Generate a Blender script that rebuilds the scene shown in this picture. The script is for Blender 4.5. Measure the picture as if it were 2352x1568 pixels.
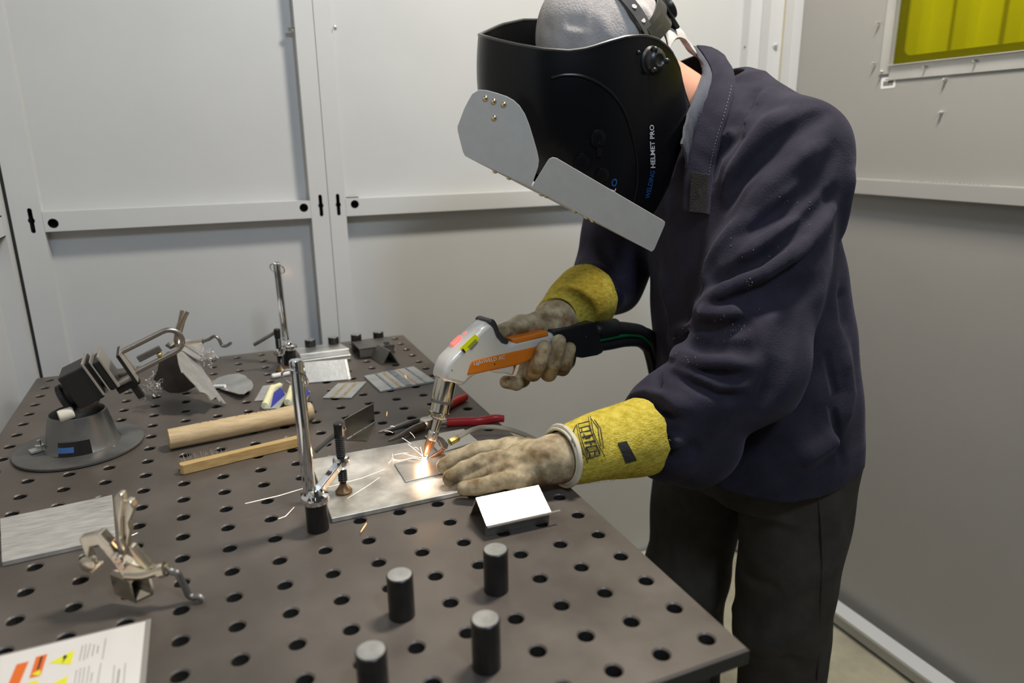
import bpy, bmesh, math, random
import numpy as np
from mathutils import Vector, Matrix
random.seed(7); np.random.seed(7)
for o in list(bpy.data.objects): bpy.data.objects.remove(o)
scene = bpy.context.scene
COL = scene.collection

# ------------------------------------------------------------------ camera
TT = 0.9                                   # height of the table top above the floor (m)
CR = np.array([[0.9178103905, -0.3968296088, -0.0122616711],
               [-0.1190854046, -0.2457025905, -0.9620025486],
               [0.3787383707, 0.8843961209, -0.2727650050]])
CC = np.array([-0.390388632, -0.453692898, 0.455752207 + TT])
CF = 1637.36292
cam_d = bpy.data.cameras.new('camera'); cam = bpy.data.objects.new('camera', cam_d); COL.objects.link(cam)
cam_d.sensor_width = 36.0; cam_d.lens = 36.0 * CF / 2352.0
cam_d.clip_start = 0.02; cam_d.clip_end = 100
cam.matrix_world = Matrix(((CR[0,0], -CR[1,0], -CR[2,0], CC[0]), (CR[0,1], -CR[1,1], -CR[2,1], CC[1]),
                           (CR[0,2], -CR[1,2], -CR[2,2], CC[2]), (0, 0, 0, 1)))
cam_d.dof.use_dof = True; cam_d.dof.focus_distance = 1.06; cam_d.dof.aperture_fstop = 3.4
scene.camera = cam

# ------------------------------------------------------------------ light
vs = scene.view_settings
vs.view_transform = 'Standard'; vs.look = 'None'; vs.exposure = 0.0; vs.gamma = 1.0; vs.use_curve_mapping = False
world = bpy.data.worlds.new('hall_ambient'); scene.world = world; world.use_nodes = True
bg = world.node_tree.nodes['Background']; bg.inputs[0].default_value = (0.95, 0.97, 1.0, 1); bg.inputs[1].default_value = 0.03
def area(name, loc, target, sx, sy, watts, col):
    l = bpy.data.lights.new(name, 'AREA'); l.shape = 'RECTANGLE'; l.size = sx; l.size_y = sy; l.energy = watts; l.color = col
    o = bpy.data.objects.new(name, l); COL.objects.link(o); o.location = loc
    o.rotation_euler = (Vector(target) - Vector(loc)).to_track_quat('-Z', 'Y').to_euler()
    return o
area('ceiling_lamp_over_bay', (0.55, 0.40, 2.75), (0.50, 0.42, 0.0), 0.18, 0.45, 41, (1.0, 0.93, 0.82))
area('ceiling_lamp_by_entrance', (0.10, -1.25, 2.75), (0.1, 1.0, 1.0), 0.35, 0.35, 20, (0.68, 0.82, 1.0))

# ------------------------------------------------------------------ pixel helpers (2352 x 1568 photograph -> points on real surfaces)
def ray(x, y): return CR.T @ np.array([(x - 1176) / CF, (y - 784) / CF, 1.0])
def onz(x, y, z): d = ray(x, y); return CC + d * (z - CC[2]) / d[2]
def onx(x, y, X): d = ray(x, y); return CC + d * (X - CC[0]) / d[0]
def ony(x, y, Y): d = ray(x, y); return CC + d * (Y - CC[1]) / d[1]
def dep(x, y, d): return CC + ray(x, y) * d
def onpl(x, y, p, n):
    d = ray(x, y); n = np.asarray(n, float); return CC + d * (np.dot(np.asarray(p, float) - CC, n) / np.dot(d, n))
def unit(v): v = np.asarray(v, float); return v / np.linalg.norm(v)

# ------------------------------------------------------------------ materials
def mat(name, col, rough=0.5, metal=0.0, var=0.0, vscale=20.0, bump=0.0, bscale=200.0, col2=None, stretch=(1,1,1),
        coat=0.0, spec=0.5, emit=None, estr=0.0, trans=0.0, rvar=0.0, detail=4.0):
    m = bpy.data.materials.new(name); m.use_nodes = True
    nt = m.node_tree; b = nt.nodes['Principled BSDF']
    b.inputs['Roughness'].default_value = rough; b.inputs['Metallic'].default_value = metal
    b.inputs['Specular IOR Level'].default_value = spec
    b.inputs['Base Color'].default_value = (*col, 1)
    if coat: b.inputs['Coat Weight'].default_value = coat; b.inputs['Coat Roughness'].default_value = 0.12
    if trans: b.inputs['Transmission Weight'].default_value = trans
    if emit: b.inputs['Emission Color'].default_value = (*emit, 1); b.inputs['Emission Strength'].default_value = estr
    if var or bump or col2 or rvar:
        tc = nt.nodes.new('ShaderNodeTexCoord'); mp = nt.nodes.new('ShaderNodeMapping')
        mp.inputs['Scale'].default_value = stretch; nt.links.new(tc.outputs['Object'], mp.inputs['Vector'])
        if var or col2 or rvar:
            n = nt.nodes.new('ShaderNodeTexNoise'); n.inputs['Scale'].default_value = vscale; n.inputs['Detail'].default_value = detail
            n.inputs['Roughness'].default_value = 0.6; nt.links.new(mp.outputs[0], n.inputs['Vector'])
        if var or col2:
            r = nt.nodes.new('ShaderNodeValToRGB'); c2 = col2 if col2 else tuple(min(1, c * (1 + var)) for c in col)
            c1 = col if col2 else tuple(c * (1 - var) for c in col)
            r.color_ramp.elements[0].position = 0.36; r.color_ramp.elements[1].position = 0.64
            r.color_ramp.elements[0].color = (*c1, 1); r.color_ramp.elements[1].color = (*c2, 1)
            nt.links.new(n.outputs['Fac'], r.inputs[0]); nt.links.new(r.outputs[0], b.inputs['Base Color'])
        if rvar:
            mr = nt.nodes.new('ShaderNodeMapRange'); mr.inputs['To Min'].default_value = max(0.02, rough - rvar); mr.inputs['To Max'].default_value = rough + rvar
            mr.inputs['From Min'].default_value = 0.3; mr.inputs['From Max'].default_value = 0.7
            nt.links.new(n.outputs['Fac'], mr.inputs['Value']); nt.links.new(mr.outputs[0], b.inputs['Roughness'])
        if bump:
            n2 = nt.nodes.new('ShaderNodeTexNoise'); n2.inputs['Scale'].default_value = bscale; n2.inputs['Detail'].default_value = 3
            bp = nt.nodes.new('ShaderNodeBump'); bp.inputs['Strength'].default_value = bump; bp.inputs['Distance'].default_value = 0.002
            nt.links.new(mp.outputs[0], n2.inputs['Vector']); nt.links.new(n2.outputs['Fac'], bp.inputs['Height']); nt.links.new(bp.outputs[0], b.inputs['Normal'])
    return m

# ------------------------------------------------------------------ mesh helpers
def tag(o, label=None, cat=None, group=None, kind=None):
    if label: o['label'] = label
    if cat: o['category'] = cat
    if group: o['group'] = group
    if kind: o['kind'] = kind
    return o
def empty(name, loc, label=None, cat=None, group=None, kind=None):
    o = bpy.data.objects.new(name, None); COL.objects.link(o); o.location = Vector(loc); o.empty_display_size = 0.02
    return tag(o, label, cat, group, kind)
def frame(z, x=None):
    """3x3 with columns x,y,z; z is the given direction"""
    z = unit(z); x = np.array([1.0, 0, 0]) if x is None else np.asarray(x, float)
    x = x - z * np.dot(x, z)
    if np.linalg.norm(x) < 1e-6: x = np.array([0, 1.0, 0]) - z * z[1]
    x = unit(x); y = np.cross(z, x); return np.array([x, y, z]).T
class MB:
    def __init__(s): s.v = []; s.f = []
    def add(s, v, f):
        b = len(s.v); s.v.extend([tuple(map(float, p)) for p in v]); s.f.extend([tuple(i + b for i in q) for q in f]); return s
    def box(s, c, size, R=None):
        R = np.eye(3) if R is None else np.asarray(R); c = np.asarray(c, float); h = np.asarray(size, float) / 2
        v = [c + R @ (h * np.array(k)) for k in ((-1,-1,-1),(1,-1,-1),(1,1,-1),(-1,1,-1),(-1,-1,1),(1,-1,1),(1,1,1),(-1,1,1))]
        return s.add(v, [(0,3,2,1),(4,5,6,7),(0,1,5,4),(1,2,6,5),(2,3,7,6),(3,0,4,7)])
    def lathe(s, base, axis, prof, n=24, x=None, cap=True):
        R = frame(axis, x); base = np.asarray(base, float); v = []; f = []
        for (r, z) in prof:
            for k in range(n):
                a = 2 * math.pi * k / n; v.append(base + R @ np.array([r * math.cos(a), r * math.sin(a), z]))
        for i in range(len(prof) - 1):
            for k in range(n):
                k2 = (k + 1) % n; f.append((i*n + k, i*n + k2, (i+1)*n + k2, (i+1)*n + k))
        if cap:
            f.append(tuple(reversed(range(n)))); f.append(tuple((len(prof)-1)*n + k for k in range(n)))
        return s.add(v, f)
    def cyl(s, a, b, r, r2=None, n=20):
        a = np.asarray(a, float); b = np.asarray(b, float); L = np.linalg.norm(b - a); r2 = r if r2 is None else r2
        return s.lathe(a, b - a, [(r, 0), (r2, L)], n)
    def tube(s, path, r, n=10, cap=True, flat=1.0, up=None):
        P = [np.asarray(p, float) for p in path]; v = []; f = []; px = None
        for i, p in enumerate(P):
            t = unit(P[min(i+1, len(P)-1)] - P[max(i-1, 0)])
            R = frame(t, px if px is not None else up); px = R[:, 0]
            rr = r[i] if isinstance(r, (list, tuple, np.ndarray)) else r
            for k in range(n):
                a = 2 * math.pi * k / n; v.append(p + R @ np.array([rr * math.cos(a), rr * flat * math.sin(a), 0]))
        for i in range(len(P) - 1):
            for k in range(n):
                k2 = (k + 1) % n; f.append((i*n + k, i*n + k2, (i+1)*n + k2, (i+1)*n + k))
        if cap: f.append(tuple(reversed(range(n)))); f.append(tuple((len(P)-1)*n + k for k in range(n)))
        return s.add(v, f)
    def prism(s, poly, o, X, Y, t0, t1):
        """polygon (2D) in plane o + a X + b Y, extruded along X x Y from t0 to t1"""
        o = np.asarray(o, float); X = np.asarray(X, float); Y = np.asarray(Y, float); N = unit(np.cross(X, Y)); n = len(poly)
        ar = sum(poly[i][0]*poly[(i+1)%n][1] - poly[(i+1)%n][0]*poly[i][1] for i in range(n))
        if ar < 0: poly = list(reversed(poly))
        v = [o + X*a + Y*b + N*t0 for a, b in poly] + [o + X*a + Y*b + N*t1 for a, b in poly]
        f = [tuple(reversed(range(n))), tuple(range(n, 2*n))] + [(i, (i+1) % n, n + (i+1) % n, n + i) for i in range(n)]
        return s.add(v, f)
    def poly3(s, pts, n, t):
        """3D planar polygon thickened along n by t (t<0: below)"""
        p = [np.asarray(q, float) for q in pts]; n = unit(n); k = len(p)
        nn = sum(np.cross(p[i], p[(i+1) % k]) for i in range(k))
        if np.dot(nn, n) * (1 if t > 0 else -1) > 0: p = list(reversed(p))
        v = p + [q + n * t for q in p]
        f = [tuple(range(k)), tuple(reversed(range(k, 2*k)))] + [((i+1) % k, i, k + i, k + (i+1) % k) for i in range(k)]
        return s.add(v, f)
    def sphere(s, c, r, n=16, m=10, R=None, sc=(1,1,1)):
        R = np.eye(3) if R is None else R; c = np.asarray(c, float); v = [c + R @ (np.array([0,0,-r]) * sc)]; f = []
        for i in range(1, m):
            t = math.pi * i / m
            for k in range(n):
                a = 2*math.pi*k/n; v.append(c + R @ (np.array([r*math.sin(t)*math.cos(a), r*math.sin(t)*math.sin(a), -r*math.cos(t)]) * sc))
        v.append(c + R @ (np.array([0,0,r]) * sc)); L = len(v) - 1
        for k in range(n): f.append((0, 1 + (k+1) % n, 1 + k)); f.append((L, 1 + (m-2)*n + k, 1 + (m-2)*n + (k+1) % n))
        for i in range(m - 2):
            for k in range(n): f.append((1+i*n+k, 1+i*n+(k+1)%n, 1+(i+1)*n+(k+1)%n, 1+(i+1)*n+k))
        return s.add(v, f)
    def build(s, name, m, parent=None, smooth=False, bevel=0.0, seg=2, label=None, auto=True):
        me = bpy.data.meshes.new(name); me.from_pydata(s.v, [], s.f); me.update()
        return link(name, me, m, parent, smooth, bevel, seg, label)
def link(name, me, m, parent=None, smooth=False, bevel=0.0, seg=2, label=None, angle=40):
    o = bpy.data.objects.new(name, me); COL.objects.link(o)
    if m is not None: me.materials.append(m)
    if smooth:
        me.shade_smooth()
        bm = bmesh.new(); bm.from_mesh(me)
        for e in bm.edges:
            if len(e.link_faces) == 2 and e.calc_face_angle(0) > math.radians(angle): e.smooth = False
        bm.to_mesh(me); bm.free()
    if bevel:
        b = o.modifiers.new('bevel', 'BEVEL'); b.width = bevel; b.segments = seg; b.limit_method = 'ANGLE'; b.angle_limit = math.radians(35)
        b.harden_normals = False
    if parent is not None:
        o.parent = parent
        if parent.parent is None: o.matrix_parent_inverse = Matrix.Translation(parent.location).inverted()
    else:
        # put the origin at the base of the thing
        P = np.array([v.co[:] for v in me.vertices]); c = Vector(((P[:,0].min()+P[:,0].max())/2, (P[:,1].min()+P[:,1].max())/2, P[:,2].min()))
        me.transform(Matrix.Translation(-c)); o.location = c
    if label: o['label'] = label
    return o
def smooth_path(pts, n=8):
    P = [np.asarray(p, float) for p in pts]; out = []
    for i in range(len(P) - 1):
        p0 = P[max(i-1, 0)]; p1 = P[i]; p2 = P[i+1]; p3 = P[min(i+2, len(P)-1)]
        for k in range(n):
            t = k / n
            out.append(0.5 * (2*p1 + (p2-p0)*t + (2*p0-5*p1+4*p2-p3)*t*t + (3*p1-p0-3*p2+p3)*t**3))
    out.append(P[-1]); return out
def text_mesh(txt, size, align='LEFT', bold=0.0, res=2):
    c = bpy.data.curves.new('lettering', 'FONT'); c.body = txt; c.size = size; c.align_x = align; c.resolution_u = res; c.offset = bold
    o = bpy.data.objects.new('lettering', c); COL.objects.link(o)
    dg = bpy.context.evaluated_depsgraph_get(); me = bpy.data.meshes.new_from_object(o.evaluated_get(dg))
    bpy.data.objects.remove(o); return me
def place_text(name, txt, size, o, X, Y, m, parent, align='LEFT', lift=0.0004, bold=0.0, warp=None):
    me = text_mesh(txt, size, align, bold); X = np.asarray(X, float); Y = np.asarray(Y, float); N = unit(np.cross(X, Y)); o = np.asarray(o, float)
    for v in me.vertices:
        a, b = v.co.x, v.co.y
        v.co = Vector(warp(a, b)) if warp else Vector(o + X*a + Y*b + N*lift)
    me.materials.clear()
    return link(name, me, m, parent)
# ================================================================== materials used in several places
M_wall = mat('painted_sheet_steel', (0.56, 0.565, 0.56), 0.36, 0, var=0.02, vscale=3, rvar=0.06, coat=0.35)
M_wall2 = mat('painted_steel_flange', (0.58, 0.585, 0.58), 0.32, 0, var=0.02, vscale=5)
M_wallr = mat('shade_darkened_wall_panel', (0.335, 0.322, 0.30), 0.36, 0, var=0.02, vscale=3, rvar=0.06)  # right wall panels and flanges: shade on this side put into the paint
M_wallr2 = mat('shade_darkened_wall_flange', (0.40, 0.388, 0.365), 0.34, 0, var=0.02, vscale=5)
M_hole = mat('dark_opening', (0.012, 0.012, 0.012), 0.8)
M_seam = mat('dark_gap', (0.02, 0.022, 0.02), 0.8)
M_floor = mat('concrete_floor', (0.36, 0.33, 0.24), 0.7, 0, var=0.12, vscale=14, bump=0.15, bscale=90)
M_screw = mat('zinc_screw', (0.75, 0.74, 0.70), 0.22, 1.0)
M_black = mat('black_oxide', (0.018, 0.017, 0.016), 0.42, 0.0, var=0.2, vscale=60, spec=0.5)
M_chrome = mat('chrome', (0.80, 0.80, 0.80), 0.07, 1.0)
M_nickel = mat('satin_nickel', (0.62, 0.57, 0.48), 0.24, 1.0, rvar=0.06, vscale=60)
M_steel = mat('brushed_steel', (0.58, 0.56, 0.52), 0.30, 1.0, var=0.10, vscale=30, stretch=(1, 8, 1), bump=0.05, bscale=300)
M_alu = mat('scuffed_aluminium', (0.66, 0.65, 0.62), 0.38, 0.9, var=0.12, vscale=22, bump=0.12, bscale=130, rvar=0.1)
M_darksteel = mat('grey_mill_steel', (0.20, 0.19, 0.175), 0.40, 0.75, var=0.18, vscale=18)
M_copper = mat('copper', (0.72, 0.35, 0.19), 0.28, 1.0)
M_brass = mat('brass', (0.55, 0.43, 0.15), 0.3, 1.0)

# ================================================================== room
YB = 1.26; XR = 1.17; XL = -0.745; ZT = 2.3; REC = 0.032
b = MB(); b.box((0.4, -0.6, -0.05), (4.4, 5.2, 0.1)); fl = b.build('floor', M_floor); tag(fl, 'pale concrete floor of the booth', 'floor', kind='structure')

def zat(px, py, Y): return ony(px, py, Y)[2]
# --- back wall: sheets set back behind a flange plane at y = YB
back = empty('wall_back', (0.2, YB, 0)); tag(back, 'grey sheet metal booth wall behind the table', 'wall', kind='structure')
sheet1 = MB(); sheet1.box((-0.43, YB + REC + 0.004, ZT/2), (0.64, 0.008, ZT)); sheet1.build('sheet_panel', M_wall, back)
sheet2 = MB(); sheet2.box((0.475, YB + REC + 0.004, ZT/2), (1.25, 0.008, ZT)); sheet2.build('sheet_panel', M_wall, back)
def xat(px, py): return ony(px, py, YB)[0]
RZ0, RZ1 = 1.186, 1.226
def holed_plate(name, x0, x1, z0, z1, holes, parent, y=YB, th=0.0025, m=None):
    """front flange plate with real openings: holes are closed (x,z) outlines"""
    bm = bmesh.new()
    def loop(pts):
        vs_ = [bm.verts.new((p[0], y, p[1])) for p in pts]
        return [bm.edges.new((vs_[i], vs_[(i+1) % len(vs_)])) for i in range(len(vs_))]
    ed = loop([(x0, z0), (x1, z0), (x1, z1), (x0, z1)])
    for h in holes: ed += loop(h)
    bmesh.ops.triangle_fill(bm, use_beauty=True, use_dissolve=False, edges=ed)
    bmesh.ops.recalc_face_normals(bm, faces=bm.faces)
    g = bmesh.ops.extrude_face_region(bm, geom=list(bm.faces))
    for v in [v for v in g['geom'] if isinstance(v, bmesh.types.BMVert)]: v.co.y += th
    bmesh.ops.recalc_face_normals(bm, faces=bm.faces)
    me = bpy.data.meshes.new(name); bm.to_mesh(me); bm.free()
    return link(name, me, m or M_wall2, parent)
def keyhole(cx, cz, s=1.0):
    pts = []
    r1, r2 = 0.0062*s, 0.0042*s
    L = 0.021*s
    a0 = math.asin(r2/r1)
    for k in range(9): a = math.pi/2 - a0 - (math.pi - 2*a0) * k / 8; pts.append((cx + r1*math.cos(a), cz + r1*math.sin(a)))
    for k in range(7): a = 0 - math.pi * k / 6; pts.append((cx + r2*math.cos(a), cz - L + r2*math.sin(a)))
    for k in range(9): a = -math.pi/2 - a0 - (math.pi - 2*a0) * k / 8; pts.append((cx + r1*math.cos(a), cz + r1*math.sin(a)))
    for k in range(7): a = math.pi - math.pi * k / 6; pts.append((cx + r2*math.cos(a), cz + L + r2*math.sin(a)))
    return pts
def roundhole(cx, cz, r, n=18): return [(cx + r*math.cos(2*math.pi*k/n), cz + r*math.sin(2*math.pi*k/n)) for k in range(n)]
def dark_back(x, z, w, h, parent):
    q = MB(); q.box((x, YB + 0.0265, z), (w, 0.003, h)); return q.build('hole_backing', M_hole, parent)
# flange plates (posts) with keyholes, plus their returns to the sheet
def post(x0, x1, keys, ret_l, ret_r):
    p = holed_plate('flange', x0, x1, 0.0, ZT, [keyhole(*k) for k in keys], back)
    r = MB()
    if ret_l: r.box((x0 + 0.0013, YB + 0.0026 + (REC-0.0026)/2, ZT/2), (0.002, REC-0.0026, ZT))
    if ret_r: r.box((x1 - 0.0013, YB + 0.0026 + (REC-0.0026)/2, ZT/2), (0.002, REC-0.0026, ZT))
    if r.v: r.build('flange_return', M_wall2, back)
    for k in keys: dark_back(k[0], k[1], 0.03, 0.07, back)
xa0 = -0.7395; xa1 = xat(100, 515)
pm0 = xat(716, 500); pms = xat(756, 480); pm1 = xat(794, 470)
kA = ony(72, 507, YB); kB = ony(737, 472, YB); kC = ony(777, 470, YB)
post(xa0, xa1, [(kA[0], kA[2])], False, True)
post(pm0, pms - 0.0006, [(kB[0], kB[2])], True, False)
post(pms + 0.0006, pm1, [(kC[0], kC[2])], False, True)
# rails
def rail(x0, x1, holes):
    holed_plate('rail_face', x0, x1, RZ0, RZ1, [roundhole(x, z, 0.0098) for x, z in holes], back, y=YB)
    r = MB(); r.box(((x0+x1)/2, YB + 0.0026 + (REC-0.0026)/2, RZ1 - 0.0013), (x1-x0, REC-0.0026, 0.002)); r.box(((x0+x1)/2, YB + 0.0026 + (REC-0.0026)/2, RZ0 + 0.0013), (x1-x0, REC-0.0026, 0.002)); r.build('rail_return', M_wall2, back)
    for x, z in holes: dark_back(x, z, 0.03, 0.03, back)
h1 = ony(122, 513, YB); h2 = ony(698, 477, YB); h3 = ony(815, 469, YB)
rail(xa1 + 0.0004, pm0 - 0.0004, [(h1[0], h1[2]), (h2[0], h2[2])]); rail(pm1 + 0.0004, 1.0775, [(h3[0], h3[2])])
# corner stack between back wall and right wall: three stepped uprights
for (xa_, xb_, yf_) in ((1.078, 1.119, YB), (1.119, 1.1665, 1.226), (1.169, 1.2015, 1.190)):
    q = MB(); q.box(((xa_+xb_)/2, (yf_ + 1.30)/2, ZT/2), (xb_-xa_-0.0006, 1.30-yf_, ZT)); q.build('corner_upright', M_wall2, back, bevel=0.001)
q = MB(); q.box((1.1678, 1.26, ZT/2), (0.0022, 0.07, ZT)); q.build('corner_gap', mat('ochre_sealant', (0.45, 0.36, 0.18), 0.7), back)
# bolts on posts
def bolt(c, axis, r, h, parent, m=M_screw):
    q = MB(); q.lathe(c, axis, [(r*1.15, 0), (r*1.15, h*0.25), (r, h*0.3), (r*0.9, h*0.8), (r*0.6, h)], 14); return q.build('screw', m, parent, smooth=True)
bp = ony(674, 68, YB + 0.012); bolt((pm0 + 0.001, YB + 0.014, bp[2]), (-1, -0.1, 0), 0.0045, 0.016, back)
bp = ony(769, 65, YB); bolt(bp, (0, -1, 0), 0.004, 0.006, back)
bp = onx(1711, 108, 1.078); bolt(bp, (-1, 0, 0), 0.0022, 0.002, back, M_black)
# base rail of back wall
q = MB(); q.box((0.2, YB + 0.004, 0.022), (1.95, 0.04, 0.044)); tag(q.build('baseboard_back', M_wall2), 'low steel base rail under the back wall', 'baseboard', kind='structure')

# --- right wall (sheet, mid rail, window, base rail)
right = empty('wall_right', (XR, 0.2, 0)); tag(right, 'grey sheet metal booth wall with a yellow window', 'wall', kind='structure')
RX = XR + REC
wz0 = 1.517; wy1 = onx(2026, 146, XR - 0.002)[1]; wy0 = -0.15; wz1 = 2.05
# sheet as four pieces around the window opening
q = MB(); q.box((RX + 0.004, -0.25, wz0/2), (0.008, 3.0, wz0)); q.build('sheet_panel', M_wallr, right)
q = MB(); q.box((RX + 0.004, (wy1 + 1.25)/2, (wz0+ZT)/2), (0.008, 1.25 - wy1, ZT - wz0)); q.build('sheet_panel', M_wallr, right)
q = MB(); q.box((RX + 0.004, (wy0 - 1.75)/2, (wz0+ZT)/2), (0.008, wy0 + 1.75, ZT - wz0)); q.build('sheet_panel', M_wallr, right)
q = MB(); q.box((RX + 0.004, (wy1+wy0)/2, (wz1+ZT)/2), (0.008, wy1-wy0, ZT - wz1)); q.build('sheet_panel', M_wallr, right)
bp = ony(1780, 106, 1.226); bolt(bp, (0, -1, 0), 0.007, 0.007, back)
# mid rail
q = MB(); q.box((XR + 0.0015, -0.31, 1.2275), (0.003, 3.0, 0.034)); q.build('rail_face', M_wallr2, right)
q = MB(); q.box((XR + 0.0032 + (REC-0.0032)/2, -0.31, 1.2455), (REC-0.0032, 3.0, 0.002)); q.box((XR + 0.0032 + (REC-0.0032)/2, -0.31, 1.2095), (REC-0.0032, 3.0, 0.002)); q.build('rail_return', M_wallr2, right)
q = MB(); q.box((XR - 0.012, -0.25, 0.028), (0.036, 3.0, 0.040)); q.box((XR - 0.020, -0.25, 0.052), (0.05, 3.0, 0.008)); tag(q.build('baseboard_right', M_wall2), 'steel base rail under the wall behind the welder', 'baseboard', kind='structure')
# sealing strip visible under the base rail
q = MB(); q.box((XR - 0.006, -0.25, 0.004), (0.03, 3.0, 0.008)); tag(q.build('trim_1', M_seam), 'dark gap strip between base rail and floor', 'trim', kind='structure')
# small ragged bead on top of the mid rail
q = MB()
for k in range(46):
    t = k / 45; px = 2070 + 200 * t
    p = onx(px, 419 + 6*t, XR + 0.012); hh = 0.002 + 0.0035*math.sin(math.pi*t)*random.random()
    q.box((XR + 0.010 + 0.004*random.random(), p[1], 1.2465 + hh/2), (0.003, 0.0035, hh))
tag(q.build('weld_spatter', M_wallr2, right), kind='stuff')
# --- window
win = empty('window_1', (RX, (wy0+wy1)/2, wz0)); tag(win, 'yellow green laser safety window in the grey wall', 'window', kind='structure')
M_pane = mat('yellow_safety_acrylic', (0.74, 0.70, 0.004), 0.06, 0, trans=0.92, spec=0.5)
M_pane.node_tree.nodes['Principled BSDF'].inputs['IOR'].default_value = 1.15
q = MB(); q.box((RX + 0.002, (wy0+wy1)/2 - 0.002, (wz0+wz1)/2), (0.006, wy1-wy0-0.006, wz1-wz0-0.004)); q.build('pane', M_pane, win)
# rounded mask border behind the pane
M_mask = mat('olive_gasket', (0.030, 0.028, 0.003), 0.6)
ib0, ib1 = wy0 + 0.02, wy1 - 0.020; iz0, iz1 = wz0 + 0.020, wz1 - 0.02; rr = 0.022
outl = []
for (cy, cz, a0) in ((ib1-rr, iz1-rr, 0), (ib0+rr, iz1-rr, 90), (ib0+rr, iz0+rr, 180), (ib1-rr, iz0+rr, 270)):
    for k in range(7): a = math.radians(a0 + 15*k); outl.append((cy + rr*math.cos(a), cz + rr*math.sin(a)))
bm = bmesh.new()
def lp(pts):
    vs_ = [bm.verts.new((RX + 0.008, p[0], p[1])) for p in pts]; return [bm.edges.new((vs_[i], vs_[(i+1) % len(vs_)])) for i in range(len(vs_))]
ed = lp([(wy0, wz0), (wy1, wz0), (wy1, wz1), (wy0, wz1)]) + lp(outl)
bmesh.ops.triangle_fill(bm, use_beauty=True, use_dissolve=False, edges=ed)
g = bmesh.ops.extrude_face_region(bm, geom=list(bm.faces))
for v in [v for v in g['geom'] if isinstance(v, bmesh.types.BMVert)]: v.co.x += 0.003
me = bpy.data.meshes.new('gasket'); bm.to_mesh(me); bm.free(); link('gasket', me, M_mask, win)
# frame strips: bottom and far side, riveted on the wall
M_strip = mat('bare_aluminium_strip', (0.50, 0.49, 0.46), 0.36, 0.4, var=0.05, vscale=9)
q = MB(); q.box((RX - 0.002, (wy0+wy1)/2 - 0.0, wz0 - 0.0165), (0.004, wy1-wy0+0.004, 0.033)); q.box((RX - 0.006, (wy0+wy1)/2, wz0 + 0.0005), (0.012, wy1-wy0, 0.002)); q.build('frame_strip', M_strip, win)
q = MB(); q.box((RX - 0.002, wy1 + 0.016, (wz0-0.014+wz1)/2), (0.004, 0.030, wz1 - wz0 + 0.022)); q.box((RX - 0.006, wy1 + 0.0015, (wz0+wz1)/2), (0.012, 0.002, wz1-wz0)); q.build('frame_strip', M_strip, win)
for (px, py) in ((2020, 52), (2010, 145), (2026, 165), (2127, 154), (2242, 140)):
    bolt(onx(px, py, RX - 0.004), (-1, 0, 0), 0.0028, 0.010, win)
for (px, py) in ((2173, 183), (2164, 258)):
    bolt(onx(px, py, RX), (-1, 0, 0), 0.0035, 0.012, right)
# bay outside the window: pale uprights given a faint glow in place of hall light
M_out = mat('glowing_shed_cladding', (0.62, 0.62, 0.58), 0.6, emit=(0.9, 0.9, 0.85), estr=0.17)
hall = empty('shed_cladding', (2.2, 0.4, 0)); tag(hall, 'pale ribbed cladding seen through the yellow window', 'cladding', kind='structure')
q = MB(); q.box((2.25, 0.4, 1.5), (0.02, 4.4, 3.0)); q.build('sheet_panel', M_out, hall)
M_out2 = mat('cladding_painted_shade', (0.26, 0.26, 0.24), 0.7)  # darker strips beside the ribs, shade put into their colour
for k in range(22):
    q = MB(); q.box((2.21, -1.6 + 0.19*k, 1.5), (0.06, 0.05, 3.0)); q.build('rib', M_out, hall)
    q = MB(); q.box((2.236, -1.6 + 0.19*k + 0.055, 1.5), (0.010, 0.045, 3.0)); q.build('shade_strip', M_out2, hall)
for zz in (1.58, 1.95):
    q = MB(); q.box((2.235, 0.4, zz), (0.02, 4.4, 0.012)); q.build('girt', M_mask, hall)
# barcode sticker
M_sticker = mat('white_label', (0.80, 0.79, 0.76), 0.5); M_ink = mat('black_print', (0.02, 0.02, 0.022), 0.6)
c = onx(2040, 190, RX - 0.0006); st = empty('barcode_sticker', c); tag(st, 'small white barcode sticker under the yellow window corner', 'sticker')
q = MB(); hw, hh, cr = 0.0205, 0.0130, 0.003
poly = []
for (sx, sz, a0) in ((1,1,0),(-1,1,90),(-1,-1,180),(1,-1,270)):
    for k in range(4): a = math.radians(a0+30*k); poly.append((sx*(hw-cr)+cr*math.cos(a), sz*(hh-cr)+cr*math.sin(a)))
q.prism(poly, c, (0,-1,0.03), (0,0.03,1), 0, -0.0004); q.build('label_stock', M_sticker, st)
q = MB(); x = -0.0135
for w in (2,1,1,2,1,1,2,2,1,1,1,2,1,2):
    ww = 0.0008*w; q.box(c + np.array([-0.0004, -(x + ww/2), -0.0012]), (0.0003, ww, 0.011)); x += ww + 0.0009
q.build('bars', M_ink, st)
q = MB(); q.box(c + np.array([-0.0004, 0, 0.0078]), (0.0003, 0.018, 0.0012)); q.build('print_line', M_ink, st)

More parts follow.
